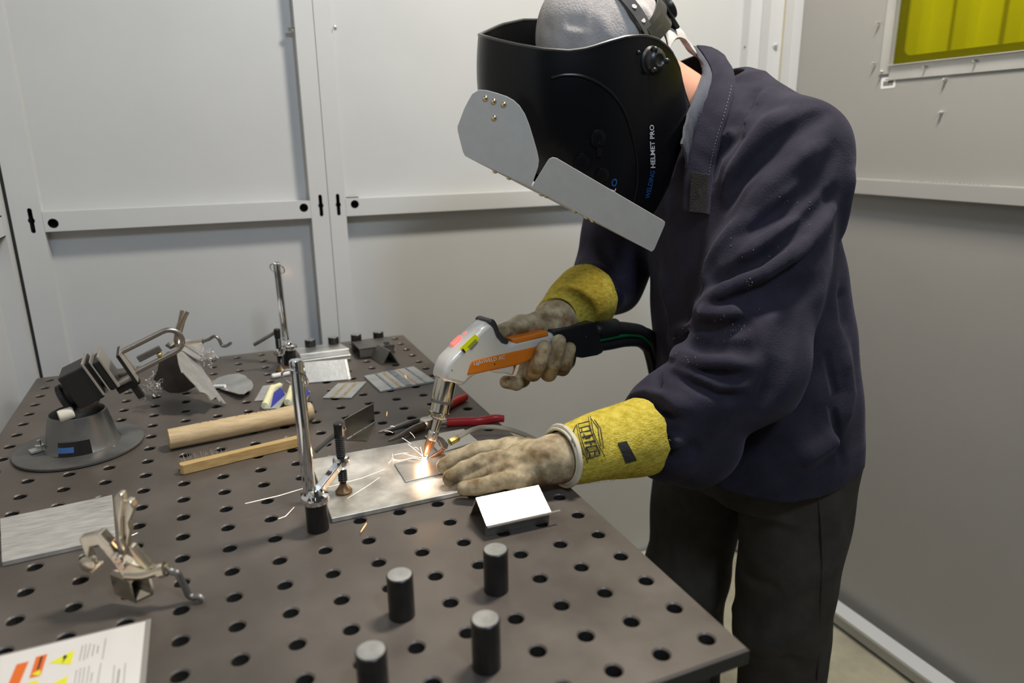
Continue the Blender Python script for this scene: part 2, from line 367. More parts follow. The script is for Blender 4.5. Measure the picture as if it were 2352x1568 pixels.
# --- left wall
left = empty('wall_left', (XL, 0.2, 0)); tag(left, 'grey sheet metal booth wall on the far left', 'wall', kind='structure')
q = MB(); q.box((XL - REC - 0.004, 0.2, ZT/2), (0.008, 2.2, ZT)); q.build('sheet_panel', M_wall, left)
q = MB(); q.box((XL - 0.0015, 1.2375, ZT/2), (0.003, 0.04, ZT)); q.box((XL - REC/2, 1.217, ZT/2), (REC, 0.002, ZT)); q.build('flange', M_wall2, left)
q = MB(); q.box((XL - 0.0015, 0.15, 1.206), (0.003, 2.13, 0.040)); q.box((XL - REC/2, 0.15, 1.187), (REC, 2.13, 0.002)); q.box((XL - REC/2, 0.15, 1.225), (REC, 2.13, 0.002)); q.build('rail_face', M_wall2, left)
q = MB(); q.box((XL + 0.0025, YB + 0.004, ZT/2), (0.0055, 0.006, ZT)); q.build('corner_gap', M_seam, left)
# ceiling of the bay, above the lamps' mounting height, is open: the hall roof closes the space
# ================================================================== welding table
GS = 0.0508; NC, NR = 15, 24
M_table = mat('welding_table_steel', (0.105, 0.088, 0.074), 0.46, 0.3, var=0.22, vscale=7, col2=(0.150, 0.128, 0.110), bump=0.04, bscale=260, rvar=0.08)
M_tside = mat('black_table_edge', (0.030, 0.028, 0.026), 0.5, 0.2)
def table_top():
    hn = 16; r = 0.0079; ch = 0.0016; th = 0.0165
    v = []; f = []; mi = []
    def addv(*ps): b0 = len(v); v.extend(ps); return b0
    sq = []
    for k in range(hn):
        a = 2*math.pi*(k + 0.5)/hn; ca, sa = math.cos(a), math.sin(a); m_ = max(abs(ca), abs(sa)); sq.append((ca/m_*GS/2, sa/m_*GS/2))
    for i in range(NC):
        for j in range(NR):
            cx, cy = -i*GS, j*GS
            b0 = addv(*[(cx+p[0], cy+p[1], TT) for p in sq])
            b1 = addv(*[(cx+(r+ch)*math.cos(2*math.pi*(k+.5)/hn), cy+(r+ch)*math.sin(2*math.pi*(k+.5)/hn), TT) for k in range(hn)])
            b2 = addv(*[(cx+r*math.cos(2*math.pi*(k+.5)/hn), cy+r*math.sin(2*math.pi*(k+.5)/hn), TT-ch) for k in range(hn)])
            b3 = addv(*[(cx+r*math.cos(2*math.pi*(k+.5)/hn), cy+r*math.sin(2*math.pi*(k+.5)/hn), TT-th) for k in range(hn)])
            b4 = addv(*[(cx+p[0], cy+p[1], TT-th) for p in sq])
            # corner points of the cell
            cs = addv(*[(cx+sx*GS/2, cy+sy*GS/2, TT) for sx, sy in ((1,1),(-1,1),(-1,-1),(1,-1))])
            for k in range(hn):
                k2 = (k+1) % hn
                f.append((b1+k, b0+k, b0+k2, b1+k2)); mi.append(0)
                f.append((b2+k, b1+k, b1+k2, b2+k2)); mi.append(0)
                f.append((b3+k, b2+k, b2+k2, b3+k2)); mi.append(1)
                f.append((b4+k, b3+k, b3+k2, b4+k2)); mi.append(1)
            for c_, k in ((0, 1), (1, 5), (2, 9), (3, 13)):
                pass
            for c_, k in ((0, hn//8 - 1), (1, 3*hn//8 - 1), (2, 5*hn//8 - 1), (3, 7*hn//8 - 1)):
                f.append((b0+k, cs+c_, b0+(k+1) % hn)); mi.append(0)
    # outer rim with a small chamfer
    x0, x1, y0, y1 = -(NC-0.5)*GS, 0.5*GS, -0.5*GS, (NR-0.5)*GS; e = 0.0022
    r0 = addv((x0,y0,TT),(x1,y0,TT),(x1,y1,TT),(x0,y1,TT)); r1 = addv((x0-e,y0-e,TT-e),(x1+e,y0-e,TT-e),(x1+e,y1+e,TT-e),(x0-e,y1+e,TT-e))
    r2 = addv((x0-e,y0-e,TT-th),(x1+e,y0-e,TT-th),(x1+e,y1+e,TT-th),(x0-e,y1+e,TT-th))
    for k in range(4):
        k2 = (k+1) % 4; f.append((r0+k, r1+k, r1+k2, r0+k2)); mi.append(0); f.append((r1+k, r2+k, r2+k2, r1+k2)); mi.append(1)
    me = bpy.data.meshes.new('table_top'); me.from_pydata(v, [], f); me.materials.append(M_table); me.materials.append(M_tside)
    me.polygons.foreach_set('material_index', mi); me.update(); return me
table = empty('welding_table', (-0.355, 0.584, 0), 'dark steel welding table with a grid of round holes', 'table')
link('table_top', table_top(), None, table)
tx0, tx1, ty0, ty1 = -(NC-.5)*GS, .5*GS, -.5*GS, (NR-.5)*GS
def skirt(name, c, s_): q = MB(); q.box(c, s_); return q.build(name, M_tside, table, bevel=0.001)
zs = TT - 0.0165 - 0.0505
skirt('skirt', (tx1-0.022, (ty0+ty1)/2, zs), (0.008, ty1-ty0-0.05, 0.1)); skirt('skirt', (tx0+0.022, (ty0+ty1)/2, zs), (0.008, ty1-ty0-0.05, 0.1))
skirt('skirt', ((tx0+tx1)/2, ty0+0.022, zs), (tx1-tx0-0.06, 0.008, 0.1)); skirt('skirt', ((tx0+tx1)/2, ty1-0.022, zs), (tx1-tx0-0.06, 0.008, 0.1))
skirt('rib', ((tx0+tx1)/2, 0.40-0.0254, zs), (tx1-tx0-0.06, 0.006, 0.09)); skirt('rib', ((tx0+tx1)/2, 0.80-0.0254, zs), (tx1-tx0-0.06, 0.006, 0.09))
for lx in (tx0+0.06, tx1-0.06):
    for ly in (ty0+0.06, ty1-0.06):
        q = MB(); q.box((lx, ly, 0.40), (0.05, 0.05, 0.79)); lg = q.build('leg', M_tside, table, bevel=0.003)
        q = MB(); q.lathe((lx, ly, 0), (0,0,1), [(0.035, 0), (0.035, 0.006), (0.012, 0.010), (0.012, 0.03)], 18); q.build('foot', M_black, lg, smooth=True)
skirt('stretcher', ((tx0+tx1)/2, ty1-0.06, 0.2), (tx1-tx0-0.17, 0.03, 0.03)); skirt('stretcher', ((tx0+tx1)/2, ty0+0.06, 0.2), (tx1-tx0-0.17, 0.03, 0.03))

# ------------------------------------------------------------------ stop pins
M_pintop = mat('turned_pin_end', (0.46, 0.45, 0.43), 0.32, 0.8, var=0.1, vscale=80)
M_pin = mat('black_oxide_pin', (0.022, 0.021, 0.020), 0.36, 0.3, var=0.2, vscale=70)
def pin_thing(cx, cy, hgt, label, group, r=0.0130):
    e = empty('stop_pin', (cx, cy, TT), label, 'stop pin', group)
    q = MB(); q.lathe((cx, cy, TT), (0,0,1), [(0.0076, -0.012), (0.0076, 0.0004), (r, 0.0004), (r, hgt-0.0012), (r-0.0012, hgt)], 28, cap=False)
    q.build('shank', M_pin, e, smooth=True)
    q = MB(); q.lathe((cx, cy, TT), (0,0,1), [(r-0.0012, hgt), (r*0.55, hgt+0.00015), (0.0003, hgt)], 28, cap=False); q.build('turned_face', M_pintop, e, smooth=True)
    return e
near = 'black stop pin standing upright '
pin_thing(-3*GS, 3*GS, 0.0485, 'black stop pin standing in front of the bright bent bracket', 'stop pins near the table corner')
pin_thing(-5*GS, 3*GS, 0.047, 'black stop pin leftmost of the three fully visible foreground pins', 'stop pins near the table corner')
pin_thing(-4*GS, 1*GS, 0.0505, 'black stop pin nearest the corner, at the lower edge beside an empty hole', 'stop pins near the table corner')
pin_thing(-6*GS, 1*GS, 0.0515, 'black stop pin cut off by the lower edge of the photo', 'stop pins near the table corner')
for c_, lb in zip((-4, -3, -2, -1), ('far stop pin at the left end of the back row, by the chrome clamp', 'far stop pin second from the left, behind the stacked bars',
                                   'far stop pin third from the left, behind the grey channel', 'far stop pin at the right end of the back row')):
    pin_thing(c_*GS, 22*GS, 0.036, lb, 'stop pins along the back edge', r=0.0118)

# ------------------------------------------------------------------ flat stock on the table
def plate(name, px, z, th, m, label, cat, group=None, lean=None, bevel=0.0004):
    pts = [onz(x, y, z + th) for x, y in px]
    if lean is not None: pts = [p + np.array([0,0,l]) for p, l in zip(pts, lean)]
    q = MB(); q.poly3(pts, (0,0,1), -th); o = q.build(name, m, None, bevel=bevel, seg=1); tag(o, label, cat, group); return o
M_base = mat('ground_steel_plate', (0.40, 0.37, 0.31), 0.40, 0.55, var=0.18, vscale=13, col2=(0.84, 0.81, 0.75), bump=0.12, bscale=110, rvar=0.12)
bz = TT + 0.0005; BT = 0.0065
x0, x1, y0, y1 = -0.287, -0.040, 0.362, 0.548
q = MB(); q.box(((x0+x1)/2, (y0+y1)/2, bz + BT/2), (x1-x0, y1-y0, BT)); o = q.build('base_plate', M_base, None, bevel=0.0006, seg=1)
tag(o, 'wide bright steel plate under the welder\'s hand and the clamp foot', 'plate')
BTOP = bz + BT
plate('backing_plate', [(975, 1000), (1065, 984), (1098, 1012), (1010, 1040)], BTOP + 0.0004, 0.003, M_steel, 'narrow steel plate under the torch tip behind the hand', 'plate')
plate('weld_coupon', [(905, 1064), (931, 1105), (1120, 1062), (1085, 1024), (985, 1043)], BTOP + 0.0004, 0.0018, M_steel, 'thin pointed steel coupon being welded under the torch', 'plate')
M_scr = mat('scratched_alu_plate', (0.74, 0.72, 0.68), 0.44, 0.75, var=0.10, vscale=40, stretch=(1, 6, 1), bump=0.3, bscale=70, rvar=0.1)
plate('scratched_plate', [(0, 1190), (257, 1136), (265, 1233), (4, 1290)], TT + 0.0006, 0.006, M_scr, 'scratched aluminium plate at the left edge behind the locking clamp', 'plate')
# welded coupons with heat-tinted seams
def seam_mat(name, base, seams):
    m = mat(name, base, 0.42, 0.55, var=0.06, vscale=60, bump=0.2, bscale=150)
    return m
M_cpn = mat('bead_blasted_coupon', (0.56, 0.56, 0.54), 0.45, 0.6, var=0.10, vscale=26, bump=0.15, bscale=120)
M_bead = mat('weld_bead', (0.36, 0.38, 0.42), 0.35, 0.85, var=0.3, vscale=120, bump=0.6, bscale=400)
M_tint = mat('straw_heat_tint', (0.56, 0.43, 0.24), 0.42, 0.6, var=0.2, vscale=60)
def coupon(px, label, seams, z=TT, th=0.004, m=None, group='welded test coupons'):
    pts = [onz(x, y, z + th) for x, y in px]; c0 = sum(pts) / len(pts)
    e = empty('weld_coupon', (c0[0], c0[1], z + 0.0002), label, 'coupon', group)
    q = MB(); q.poly3([p + np.array([0,0,0.0004]) for p in pts], (0,0,1), -th); q.build('plate', m or M_cpn, e, bevel=0.0004, seg=1)
    A, B, C, D = pts[:4]
    for (t, w, mm) in seams:                     # t: position between edge A-D and edge B-C
        P0 = A + (B-A)*t; P1 = D + (C-D)*t; d = unit(B-A)*w/2
        q = MB(); q.poly3([P0-d, P0+d, P1+d, P1-d] , (0,0,1), 0.0011 if mm is M_bead else 0.0007)
        for i_ in range(len(q.v)): q.v[i_] = (q.v[i_][0], q.v[i_][1], q.v[i_][2] + 0.0003)
        q.build('weld_bead' if mm is M_bead else 'heat_tint', mm, e)
    return e
coupon([(836, 863), (950, 841), (1000, 874), (873, 897)], 'pale rectangular coupon with three lengthwise welds beside the torch nozzle',
       [(0.22, 0.004, M_bead), (0.36, 0.005, M_tint), (0.52, 0.012, M_bead), (0.66, 0.004, M_tint), (0.82, 0.004, M_bead)])
coupon([(776, 880), (842, 876), (807, 913), (741, 913)], 'small slanted coupon with two brown weld lines', [(0.33, 0.006, M_tint), (0.66, 0.006, M_tint)], th=0.002)
coupon([(604, 886), (650, 880), (640, 915), (584, 920)], 'small dull coupon half hidden behind the yellow taped offcuts', [(0.45, 0.006, M_tint)], th=0.002)
# upright-ish plate with a folded edge
pz = TT + 0.0006
A = onz(706, 880, pz); B = onz(800, 872, pz)
q = MB(); up = np.array([0, 0.030, 0.034])
q.poly3([A, B, B + up, A + up], np.cross(B-A, up), 0.002)
q.poly3([B + (B-A)*0.0, B + np.array([0.006, 0.002, 0.0]), B + up + np.array([0.006, 0.002, 0.0]), B + up], (0, -0.75, 0.66), -0.003)
o = q.build('folded_plate', M_cpn, None, bevel=0.0005, seg=1); tag(o, 'leaning aluminium plate with a bright folded edge beside the chrome post', 'plate')
# stack of flat bars
def bar(px, z, th, label, m=M_alu):
    pts = [onz(x, y, z + th) for x, y in px]; q = MB(); q.poly3(pts, (0,0,1), -th); o = q.build('flat_bar', m, None, bevel=0.0004, seg=1); tag(o, label, 'flat bar', 'stacked flat bars'); return o
bar([(690, 838), (686, 822), (798, 808), (806, 822)], TT + 0.0004, 0.007, 'lowest aluminium bar of the small stack behind the chrome post', M_darksteel)
bar([(692, 829), (684, 808), (796, 796), (806, 814)], TT + 0.0078, 0.006, 'middle aluminium bar of the small stack behind the chrome post')
bar([(688, 814), (676, 799), (778, 786), (802, 800)], TT + 0.0142, 0.006, 'top aluminium bar of the small stack behind the chrome post')
# channel offcut with a slot, resting on two blocks
e = empty('steel_channel', onz(850, 812, TT), 'grey steel channel offcut with a slot beside the triangular tube', 'channel')
zc = TT + 0.024; P = [onz(x, y, zc) for x, y in ((808, 784), (888, 773), (906, 792), (826, 802))]
q = MB(); q.poly3(P, (0,0,1), -0.003); q.build('web', M_darksteel, e, bevel=0.0005, seg=1)
q = MB(); q.poly3([P[3], P[2], P[2]-np.array([0,0,0.019]), P[3]-np.array([0,0,0.019])], (0,-1,0), -0.003); q.build('front_flange', M_darksteel, e)
q = MB(); q.poly3([P[0], P[1], P[1]-np.array([0,0,0.0235]), P[0]-np.array([0,0,0.0235])], (0,1,0), -0.003); q.build('rear_flange', M_darksteel, e)
S_ = [onz(x, y, zc + 0.0006) for x, y in ((880, 786), (892, 784), (896, 790), (884, 792))]; q = MB(); q.poly3(S_, (0,0,1), -0.001); q.build('slot', M_hole, e)
def block(px, label):
    pts = [onz(x, y, TT + 0.007) for x, y in px]; q = MB(); q.poly3(pts, (0,0,1), -0.0066); o = q.build('steel_block', M_alu, None, bevel=0.0006, seg=1); tag(o, label, 'block', 'small blocks by the channel')
block([(828, 812), (826, 806), (852, 803), (853, 810)], 'pale little block under the front of the grey channel')
block([(893, 803), (889, 797), (903, 794), (908, 802)], 'pale little block right of the triangular tube')
# triangular tube (open towards the camera)
a = onz(856, 823, TT + 0.0004); 
F1 = onz(880, 838, TT + 0.0004); F2 = onz(916, 837, TT + 0.0004); top = (F1+F2)/2 + np.array([0, 0, 0.030]); ax = np.array([-0.012, 0.058, 0])
e = empty('triangular_tube', (F1+F2)/2, 'short triangular steel tube, open end towards the camera', 'tube')
def slab(nm, p, q_, n_): qq = MB(); qq.poly3([p, q_, q_ + ax, p + ax], n_, -0.0022); return qq.build(nm, M_darksteel, e)
slab('side_plate', F1, top, np.cross(top-F1, -ax)); slab('side_plate', top, F2, np.cross(F2-top, -ax)); slab('side_plate', F2, F1, (0,0,-1))
# white chalk rod
M_chalk = mat('white_chalk', (0.80, 0.79, 0.76), 0.8)
def rod(name, a_, b_, r, m, label, cat, group=None):
    q = MB(); L = np.linalg.norm(b_-a_); q.lathe(a_, b_-a_, [(r*0.7, 0), (r, r*0.3), (r, L-r*0.3), (r*0.7, L)], 14); o = q.build(name, m, None, smooth=True); tag(o, label, cat, group); return o
r_ = 0.0048; rod('chalk_stick', onz(624, 864, TT + r_), onz(702, 849, TT + r_), r_, M_chalk, 'white chalk stick lying behind the chrome post', 'chalk')
# taped offcuts: grey plate with blue film and pale yellow foam edging
M_foam = mat('pale_yellow_foam', (0.80, 0.76, 0.46), 0.8, var=0.05, vscale=50); M_film = mat('blue_film', (0.020, 0.025, 0.30), 0.4)
def taped(px, lab, ztop=0.007):
    pts = {k: onz(x, y, TT + ztop) for k, (x, y) in px.items()}
    e = empty('taped_offcut', onz(*px['a'], TT), lab, 'offcut', 'blue filmed offcuts with foam edging')
    q = MB(); q.poly3([pts['a'], pts['b'], pts['c'], pts['d']], (0,0,1), -0.003); q.build('plate', M_cpn, e)
    q = MB(); q.poly3([onz(*px[k], TT + ztop + 0.0005) for k in ('f1','f2','f3','f4')], (0,0,1), -0.0012)
    q.v = [(a_, b_, c_ + 0.0008) for a_, b_, c_ in q.v]; q.build('film', M_film, e)
    q = MB(); q.tube([pts['t1'], pts['t2']], 0.0062, 12); q.build('foam_edge', M_foam, e, smooth=True)
    q = MB(); q.tube([pts['t2'], pts['t3']], 0.005, 12); q.build('foam_edge', M_foam, e, smooth=True)
taped(dict(a=(606,938), b=(630,886), c=(660,905), d=(640,938), f1=(622,936), f2=(629,902), f3=(644,890), f4=(655,906), t1=(608,932), t2=(626,890), t3=(644,884)), 'blue filmed offcut with pale foam edging, left one behind the wooden handle')
taped(dict(a=(660,930), b=(676,886), c=(712,898), d=(700,932), f1=(690,930), f2=(694,902), f3=(702,892), f4=(712,902), t1=(660,924), t2=(672,888), t3=(700,880)), 'blue filmed offcut with pale foam edging, partly hidden by the chrome post')
# L bracket
M_sat = mat('satin_stainless', (0.50, 0.48, 0.44), 0.28, 1.0, rvar=0.05, vscale=40)
A = onz(796, 1011, TT + 0.0006); B = onz(861, 971, TT + 0.0006)
e = empty('angle_bracket', (A+B)/2, 'thin stainless angle bracket standing behind the clamp screw', 'bracket')
h_ = np.array([0, 0, 0.036]); nn = unit(np.cross(B-A, h_)); nn = nn if nn[1] < 0 else -nn
q = MB(); q.poly3([A, B, B + h_*0.97, A + h_], nn, -0.0016); q.build('upright_leaf', M_sat, e)
C_ = onz(843, 1013, TT + 0.0006); q = MB(); q.poly3([A, C_, B], (0,0,1), 0.0016); q.build('foot_leaf', M_sat, e)
q = MB(); q.tube([A + h_*0.04, B + h_*0.04], 0.0014, 8); q.build('weld_bead', M_bead, e, smooth=True)
# bent bright bracket in the foreground
M_brk = mat('polished_bent_steel', (0.82, 0.80, 0.76), 0.22, 1.0)
Lp = onz(1118, 1236, TT); Rp = onz(1264, 1203, TT); X_ = unit(Rp - Lp); Wd = np.linalg.norm(Rp - Lp); Y_ = np.array([-X_[1], X_[0], 0])
e = empty('bent_bracket', (Lp+Rp)/2, 'bent sheet bracket with a glaring white face, between hand and stop pins', 'bracket')
def strip(nm, pr0, pr1, ex0=0.0, ex1=0.0, m=M_brk, t=0.0016):
    a_ = Lp + Y_*pr0[0] + np.array([0,0,pr0[1]]) - X_*ex0; b_ = Rp + Y_*pr0[0] + np.array([0,0,pr0[1]]) + X_*ex1
    c_ = Rp + Y_*pr1[0] + np.array([0,0,pr1[1]]) + X_*ex1; d_ = Lp + Y_*pr1[0] + np.array([0,0,pr1[1]]) - X_*ex0
    n_ = np.cross(b_-a_, d_-a_); n_ = n_ if n_[2] > 0.0 or n_[1] < 0 else -n_
    q = MB(); q.poly3([a_, b_, c_, d_], n_, -t); q.build(nm, m, e)
strip('top_face', (-0.004, 0.0165), (0.036, 0.0355)); strip('rear_leg', (0.0365, 0.035), (0.062, 0.0005)); strip('shaded_skirt', (0.004, 0.0150), (0.006, 0.0005), m=M_darksteel)  # skirt takes dark steel to carry the shade below the lip
strip('lip', (-0.0040, 0.0175), (-0.0015, 0.0180), ex1=0.012)
# leaf-shaped cut plate and chalk piece
lp_ = [(485, 879), (500, 867), (524, 860), (548, 857), (563, 862), (571, 870), (578, 874), (582, 884), (578, 893), (569, 897), (560, 904), (548, 904), (530, 899), (508, 893)]
pts = []
for i, (x, y) in enumerate(lp_): t = (x - 485) / 97; pts.append(onz(x, y, TT + 0.003 + 0.013*t))
q = MB(); q.poly3(pts, (0.0, 0, 1), -0.0015); o = q.build('leaf_cutout', M_alu, None); tag(o, 'scalloped leaf cut from aluminium sheet, right of the metal wing', 'leaf')
q = MB(); q.lathe(onz(488, 881, TT + 0.016), onz(514, 880, TT+0.018) - onz(488, 881, TT + 0.016), [(0.0035, 0), (0.0035, 0.026)], 12); o = q.build('chalk_stub', M_chalk, None, smooth=True); tag(o, 'short pale stub lying on the leaf cutout', 'chalk')
o.location.z = TT + 0.0068

# ------------------------------------------------------------------ wooden handle and wire brush
M_wood = mat('ash_handle', (0.50, 0.36, 0.19), 0.55, 0, var=0.10, vscale=16, stretch=(2, 14, 14), col2=(0.62, 0.47, 0.27), bump=0.08, bscale=90)
M_wood2 = mat('brush_beech', (0.46, 0.30, 0.11), 0.55, 0, stretch=(2, 14, 14), col2=(0.58, 0.40, 0.17), bump=0.08, bscale=90, vscale=14)
M_pencil = mat('pencil_mark', (0.10, 0.09, 0.08), 0.8)
rw = 0.0165; A = onz(386, 1009, TT + rw); B = onz(718, 943, TT + rw); ax = unit(B-A); L = np.linalg.norm(B-A)
e = empty('wooden_handle', ((A+B)/2)*np.array([1,1,0]) + np.array([0,0,TT]), 'thick round wooden hammer handle lying behind the wire brush', 'handle')
q = MB(); q.lathe(A, ax, [(0.0135, 0), (0.0160, 0.0015), (0.0165, L*0.3), (0.0160, L*0.62), (0.0150, L*0.72), (0.0160, L*0.82), (0.0165, L*0.95), (0.0150, L*0.992), (0.0120, L)], 28, x=(0,0,1))
q.build('shaft', M_wood, e, smooth=True)
Rn = frame(ax, (0,0,1)); side = unit(np.cross((0,0,1), ax))
def wrap(a_, b_): th_ = math.radians(24) + b_/0.0165; p_ = A + ax*(0.045 + a_) + 0.0168*(np.array([0,0,1])*math.cos(th_-math.radians(24)+math.radians(0)) + side*math.sin(th_-math.radians(24))); return p_
place_text('pencil_writing', 'HoT MARK', 0.017, A, ax, side, M_pencil, e, warp=lambda a_, b_: wrap(a_*1.5, b_))
A = onz(417, 1092, TT + 0.0004); B = onz(706, 1022, TT + 0.0004); ax = unit(B-A); sd = np.array([-ax[1], ax[0], 0]); L = np.linalg.norm(B-A)
e = empty('wire_brush', (A+B)/2, 'flat wooden wire brush with bristles at its left end', 'brush')
wz = 0.0155; wd = 0.0125
outl = [(0, 0.003), (0.003, 0), (L*0.45, 0.0008), (L, 0), (L, wd), (L*0.5, wd*0.94), (0.002, wd), (0, wd-0.002)]
q = MB()
v0 = []
for (a_, b_) in outl: v0.append(A + ax*a_ + sd*b_)
q.poly3(v0, (0,0,1), wz); q.build('wooden_back', M_wood2, e, bevel=0.0012)
M_wire = mat('bristle_wire', (0.62, 0.58, 0.52), 0.3, 1.0)
q = MB()
for k in range(12):
    for j in range(3):
        for w_ in range(3):
            base = A + ax*(0.006 + 0.0052*k + random.uniform(-.001,.001)) + sd*(wd - 0.002) + np.array([0,0,0.003 + 0.0045*j])
            tip = base + sd*0.013 + np.array([random.uniform(-.0035,.0035), random.uniform(-.002,.002), 0.004 + random.uniform(-.004,.005)])
            q.tube([base, tip], 0.00028, 4)
tag(q.build('bristles', M_wire, e), kind='stuff')

# ------------------------------------------------------------------ instruction sheet
M_paper = mat('laminated_paper', (0.78, 0.74, 0.70), 0.25, 0, coat=0.6, var=0.015, vscale=10)
M_or = mat('orange_print', (0.80, 0.16, 0.02), 0.4); M_ye = mat('yellow_print', (0.80, 0.78, 0.03), 0.4); M_grey = mat('grey_print', (0.33, 0.29, 0.28), 0.6)
M_lam = mat('clear_laminate', (0.30, 0.28, 0.26), 0.2)
c1 = onz(334, 1427, TT + 0.001); sx1, sy1 = c1[0], c1[1]; sx0, sy0 = sx1 - 0.205, sy1 - 0.262
e = empty('instruction_sheet', ((sx0+sx1)/2, (sy0+sy1)/2, TT), 'laminated instruction sheet with orange and yellow warning marks', 'sheet')
q = MB(); q.box(((sx0+sx1)/2, (sy0+sy1)/2, TT + 0.0007), (sx1-sx0+0.010, sy1-sy0+0.006, 0.0004)); q.build('laminate', M_lam, e)
q = MB(); q.box(((sx0+sx1)/2, (sy0+sy1)/2, TT + 0.0011), (sx1-sx0, sy1-sy0, 0.0004)); q.build('paper', M_paper, e)
def prn(nm, px, m, dz=0.0):
    pts = [onz(x, y, TT + 0.00155 + dz) for x, y in px]; q = MB(); q.poly3(pts, (0,0,1), -0.0002); return q.build(nm, m, e)
prn('orange_block', [(38, 1525), (66, 1518), (27, 1612), (-3, 1622)], M_or)
prn('warning_label', [(83, 1508), (109, 1501), (93, 1551), (67, 1557)], M_or); prn('label_mark', [(72, 1548), (92, 1537), (93, 1551)], M_ye, 0.0002)
prn('label_text', [(93, 1508), (99, 1506), (89, 1537), (84, 1539)], M_ink, 0.0002)
prn('warning_triangle', [(112, 1522), (171, 1492), (163, 1525)], M_ye); prn('triangle_mark', [(144, 1508), (150, 1503), (155, 1506), (147, 1516), (142, 1524), (146, 1513)], M_ink, 0.0002)
prn('warning_triangle', [(96, 1582), (156, 1551), (148, 1586)], M_ye); prn('warning_triangle', [(60, 1568), (88, 1561), (86, 1580)], M_ye)
for col_, (xa, ya, xb, yb) in enumerate([(190,1482,182,1518), (198,1479,192,1517), (208,1477,199,1512), (217,1479,211,1507), (226,1482,223,1500), (176,1538,168,1590), (185,1534,178,1590), (194,1532,187,1585), (205,1529,197,1580), (212,1544,208,1566)]):
    n_ = 7
    for k in range(n_):
        t0 = k/n_; t1 = (k+0.72)/n_
        p0 = (xa+(xb-xa)*t0, ya+(yb-ya)*t0); p1 = (xa+(xb-xa)*t1, ya+(yb-ya)*t1); prn('text_line', [(p0[0]-1.1, p0[1]), (p0[0]+1.1, p0[1]), (p1[0]+1.1, p1[1]), (p1[0]-1.1, p1[1])], M_grey)
for (xa, ya, xb, yb) in ((243,1466,235,1513), (232,1522,222,1580), (263,1527,257,1590), (288,1522,282,1590)):
    prn('rule_line', [(xa-0.9, ya), (xa+0.9, ya), (xb+0.9, yb), (xb-0.9, yb)], M_grey)
prn('text_line', [(272, 1536), (276, 1536), (270, 1580), (266, 1580)], M_grey)
# ================================================================== helpers for standing things
def pj2(P): c = CR @ (np.asarray(P, float) - CC); return 1176 + CF*c[0]/c[2], 784 + CF*c[1]/c[2]
def zpx(xy, py):
    lo, hi = 0.6, 1.8
    for _ in range(40):
        m_ = (lo+hi)/2
        if pj2((xy[0], xy[1], m_))[1] > py: lo = m_
        else: hi = m_
    return (lo+hi)/2
cfh = unit((CR[2,0], CR[2,1], 0))                     # level viewing direction
def vp(px, py, P0, off=0.0): return onpl(px, py, np.asarray(P0, float) - cfh*off, cfh)   # point in an upright plane through P0

